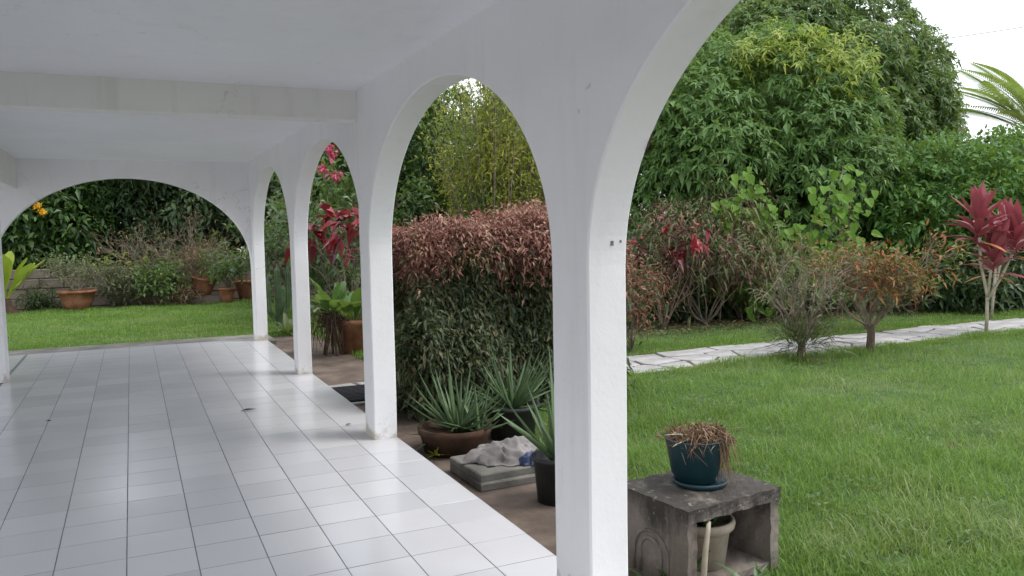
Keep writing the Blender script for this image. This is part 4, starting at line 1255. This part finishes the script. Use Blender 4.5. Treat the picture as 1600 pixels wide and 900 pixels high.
shrub('weedy_shrub', 'low dark ferny weeds at the wall foot near the nest fern', (-1.95, 21.4, G), .38, 1.4, 12, 'dark_tree', 10, (.1, .2), .2, 2, 3, jit=.8, spreadl=.12)

fern = empty('nest_fern', (-2.6, 20.8, G), 'yellow-green broad-leafed nest fern in front of the block wall', 'fern')
MB().lathe([(0, 0), (.26, 0), (.2, .15), (.13, .35), (0, .36)], 14, wob=.1).build('root_mass', M['root'], fern)
NEST = [(0, .12), (.25, .25), (.55, .8), (.8, 1), (.95, .7), (1, .25)]
for i in range(16):
    a = i * 2.4 + .3; el = rng.uniform(.75, 1.35)
    blade_leaf((math.cos(a) * .06, math.sin(a) * .06, .3), (math.cos(a) * math.cos(el), math.sin(a) * math.cos(el), math.sin(el)), (0, 0, 1), rng.uniform(1.1, 1.45), .27, NEST, .12, .3, 9, 0, 0, .05).build('leaf', M['nest'], fern)

# ------------------------------------------------------------------ things on the tiles
lfm = blade_leaf((-.07, 0, .006), (1, .15, .05), (0, 0, 1), .14, .045, [(0, .1), (.4, 1), (1, 0)], .05, .5, 6)
o = tag(lfm.build('fallen_leaf', M['root']), 'dark dry leaf lying on the white tiles', 'leaf'); o.location = (.86, 7.25, .001)
lfm = blade_leaf((-.03, 0, .006), (1, .5, .05), (0, 0, 1), .06, .03, [(0, .2), (.5, 1), (1, 0)], .05, .5, 5)
o = tag(lfm.build('fallen_leaf', M['root']), 'tiny dark leaf on the tiles beside the second column', 'leaf'); o.location = (1.50, 6.28, .001)
lfm = blade_leaf((-.02, 0, .006), (1, -.2, .05), (0, 0, 1), .045, .03, [(0, .2), (.5, 1), (1, 0)], .05, .5, 5)
o = tag(lfm.build('fallen_leaf', M['root']), 'dark speck of leaf on a tile joint near the open side', 'leaf'); o.location = (-.69, 7.68, .001)

# ------------------------------------------------------------------ grass
def grass_patch(n, fx, L, W, lean=.5):
    X, Y = fx(n)
    n = len(X)
    P = np.stack([X, Y, np.full(n, G - .004)], 1)
    a = rng.uniform(0, 2 * PI, n)
    cl = .72 + .28 * np.sin(X * 2.3 + Y) * np.sin(Y * 2.9 - X * .7) + .22 * np.sin(X * 5.1 - Y * 3.7 + np.sin(Y * 2)) * np.sin(Y * 6.3 + X * 2.1)
    ln = rng.uniform(L[0], L[1], n) * np.clip(cl, .45, 1.2)
    le = rng.uniform(.1, lean, n)
    D = unit(np.stack([np.cos(a) * le, np.sin(a) * le, np.ones(n)], 1))
    S = np.stack([-np.sin(a), np.cos(a), np.zeros(n)], 1) * (rng.uniform(W[0], W[1], n) / 2)[:, None]
    H = np.stack([np.cos(a), np.sin(a), np.zeros(n)], 1)
    bend = rng.uniform(.1, .75, n)[:, None]
    m = P + D * (ln * .55)[:, None] + H * bend * (ln * .12)[:, None]
    tip = P + D * (ln * .9)[:, None] + H * bend * (ln * .6)[:, None] - ZUP * bend * (ln * .25)[:, None]
    V = np.stack([P - S, P + S, m + S * .8, m - S * .8, tip], 1)
    b = (np.arange(n) * 5)[:, None]
    return V.reshape(-1, 3), b + np.array([[0, 1, 2, 3]]), b + np.array([[3, 2, 4]])

def fan(n, r0, r1, a0, a1):
    """more blades close to the verandah, thinning with distance"""
    def f(n):
        r = r0 * (r1 / r0) ** rng.uniform(0, 1, n)
        a = rng.uniform(a0, a1, n)
        X, Y = r * np.sin(a), r * np.cos(a)
        ok = (X > 2.58) & (Y < 7.62 + .05 * np.sin(X * 3) + .04 * np.sin(X * 7)) & (X < 21)
        cx, cy = X - 2.149, Y - 2.814
        u, v = cx * math.cos(PRZ) + cy * math.sin(PRZ), -cx * math.sin(PRZ) + cy * math.cos(PRZ)
        ok &= ~((u > -.02) & (u < PW + .02) & (v > -.02) & (v < PD + .02))
        ok &= (((X - 3.27) / .16) ** 2 + ((Y - 2.66) / .09) ** 2 > rng.uniform(.3, 1.3, n))
        return X[ok], Y[ok]
    return f
mb = MB()
mb.add(*grass_patch(0, lambda n: fan(n, 2.9, 15, .30, 1.62)(15000), (.14, .27), (.003, .006), 1.1))
mb.add(*grass_patch(0, lambda n: fan(n, 2.9, 17, .30, 1.62)(250000), (.06, .17), (.0028, .006), .8))
# taller wisps along the path edge and around trunks
mb.add(*grass_patch(0, lambda n: (rng.uniform(2.7, 16, 16000), 7.56 + np.abs(rng.normal(size=16000)) * -.18 + .06), (.07, .17), (.003, .006)))
tag(mb.build('grass', M['grass']), 'green grass of the lawn beside the columns', 'grass', kind='stuff')
mb = MB()
mb.add(*grass_patch(0, lambda n: (rng.uniform(-4.5, 5.5, 90000), rng.uniform(13.3, 21.15, 90000)), (.06, .14), (.006, .012)))
mb.add(*grass_patch(0, lambda n: (rng.uniform(2.6, 6.5, 16000), rng.uniform(10.2, 14, 16000)), (.06, .14), (.006, .012)))
tag(mb.build('grass', M['grass']), 'green grass of the lawn beyond the far arch', 'grass', kind='stuff')
mb = MB()
mb.add(*grass_patch(0, lambda n: (rng.uniform(5.4, 17, 26000), 8.62 + np.abs(rng.normal(size=26000)) * .7), (.05, .11), (.005, .009)))
mb.add(*grass_patch(0, lambda n: (rng.uniform(2.6, 17, 9000), 8.56 + np.abs(rng.normal(size=9000)) * .09), (.05, .12), (.004, .008), 1.0))
mb.add(*grass_patch(0, lambda n: (rng.uniform(2.6, 17, 700), rng.uniform(7.6, 8.6, 700)), (.03, .06), (.003, .006), 1.0))
tag(mb.build('grass', M['grass']), 'thin grass between the stone path and the thicket', 'grass', kind='stuff')
# broad-leafed weeds in the lawn
mb = MB()
cx, cy = rng.uniform(2.9, 13, 130), rng.uniform(1.5, 7.4, 130)
n = 130 * 30
P = np.stack([np.repeat(cx, 30) + rng.normal(size=n) * .09, np.repeat(cy, 30) + rng.normal(size=n) * .09, G + rng.uniform(.02, .085, n)], 1)
small_leaves(mb, P, rdir(n) * (1, 1, .35) + ZUP * .15, ZUP + rdir(n) * .3, rng.uniform(.025, .055, n), .022, .2, .2)
tag(mb.build('lawn_weeds', M['midgreen']), 'low broad-leafed weeds among the lawn grass', 'weeds', kind='stuff')
# fallen leaves behind the path
mb = MB()
n = 1300
P = np.stack([rng.uniform(6, 18, n), 10.0 + np.abs(rng.normal(size=n)) * 1.0, np.full(n, G + .02) + rng.uniform(0, .05, n)], 1)
small_leaves(mb, P, rdir(n) * (1, 1, .2), ZUP + rdir(n) * .3, rng.uniform(.06, .14, n), .04, .1, .3)
tag(mb.build('leaf_litter', M['dry_leaf']), 'brown fallen leaves on the ground under the trees', 'leaf litter', kind='stuff')
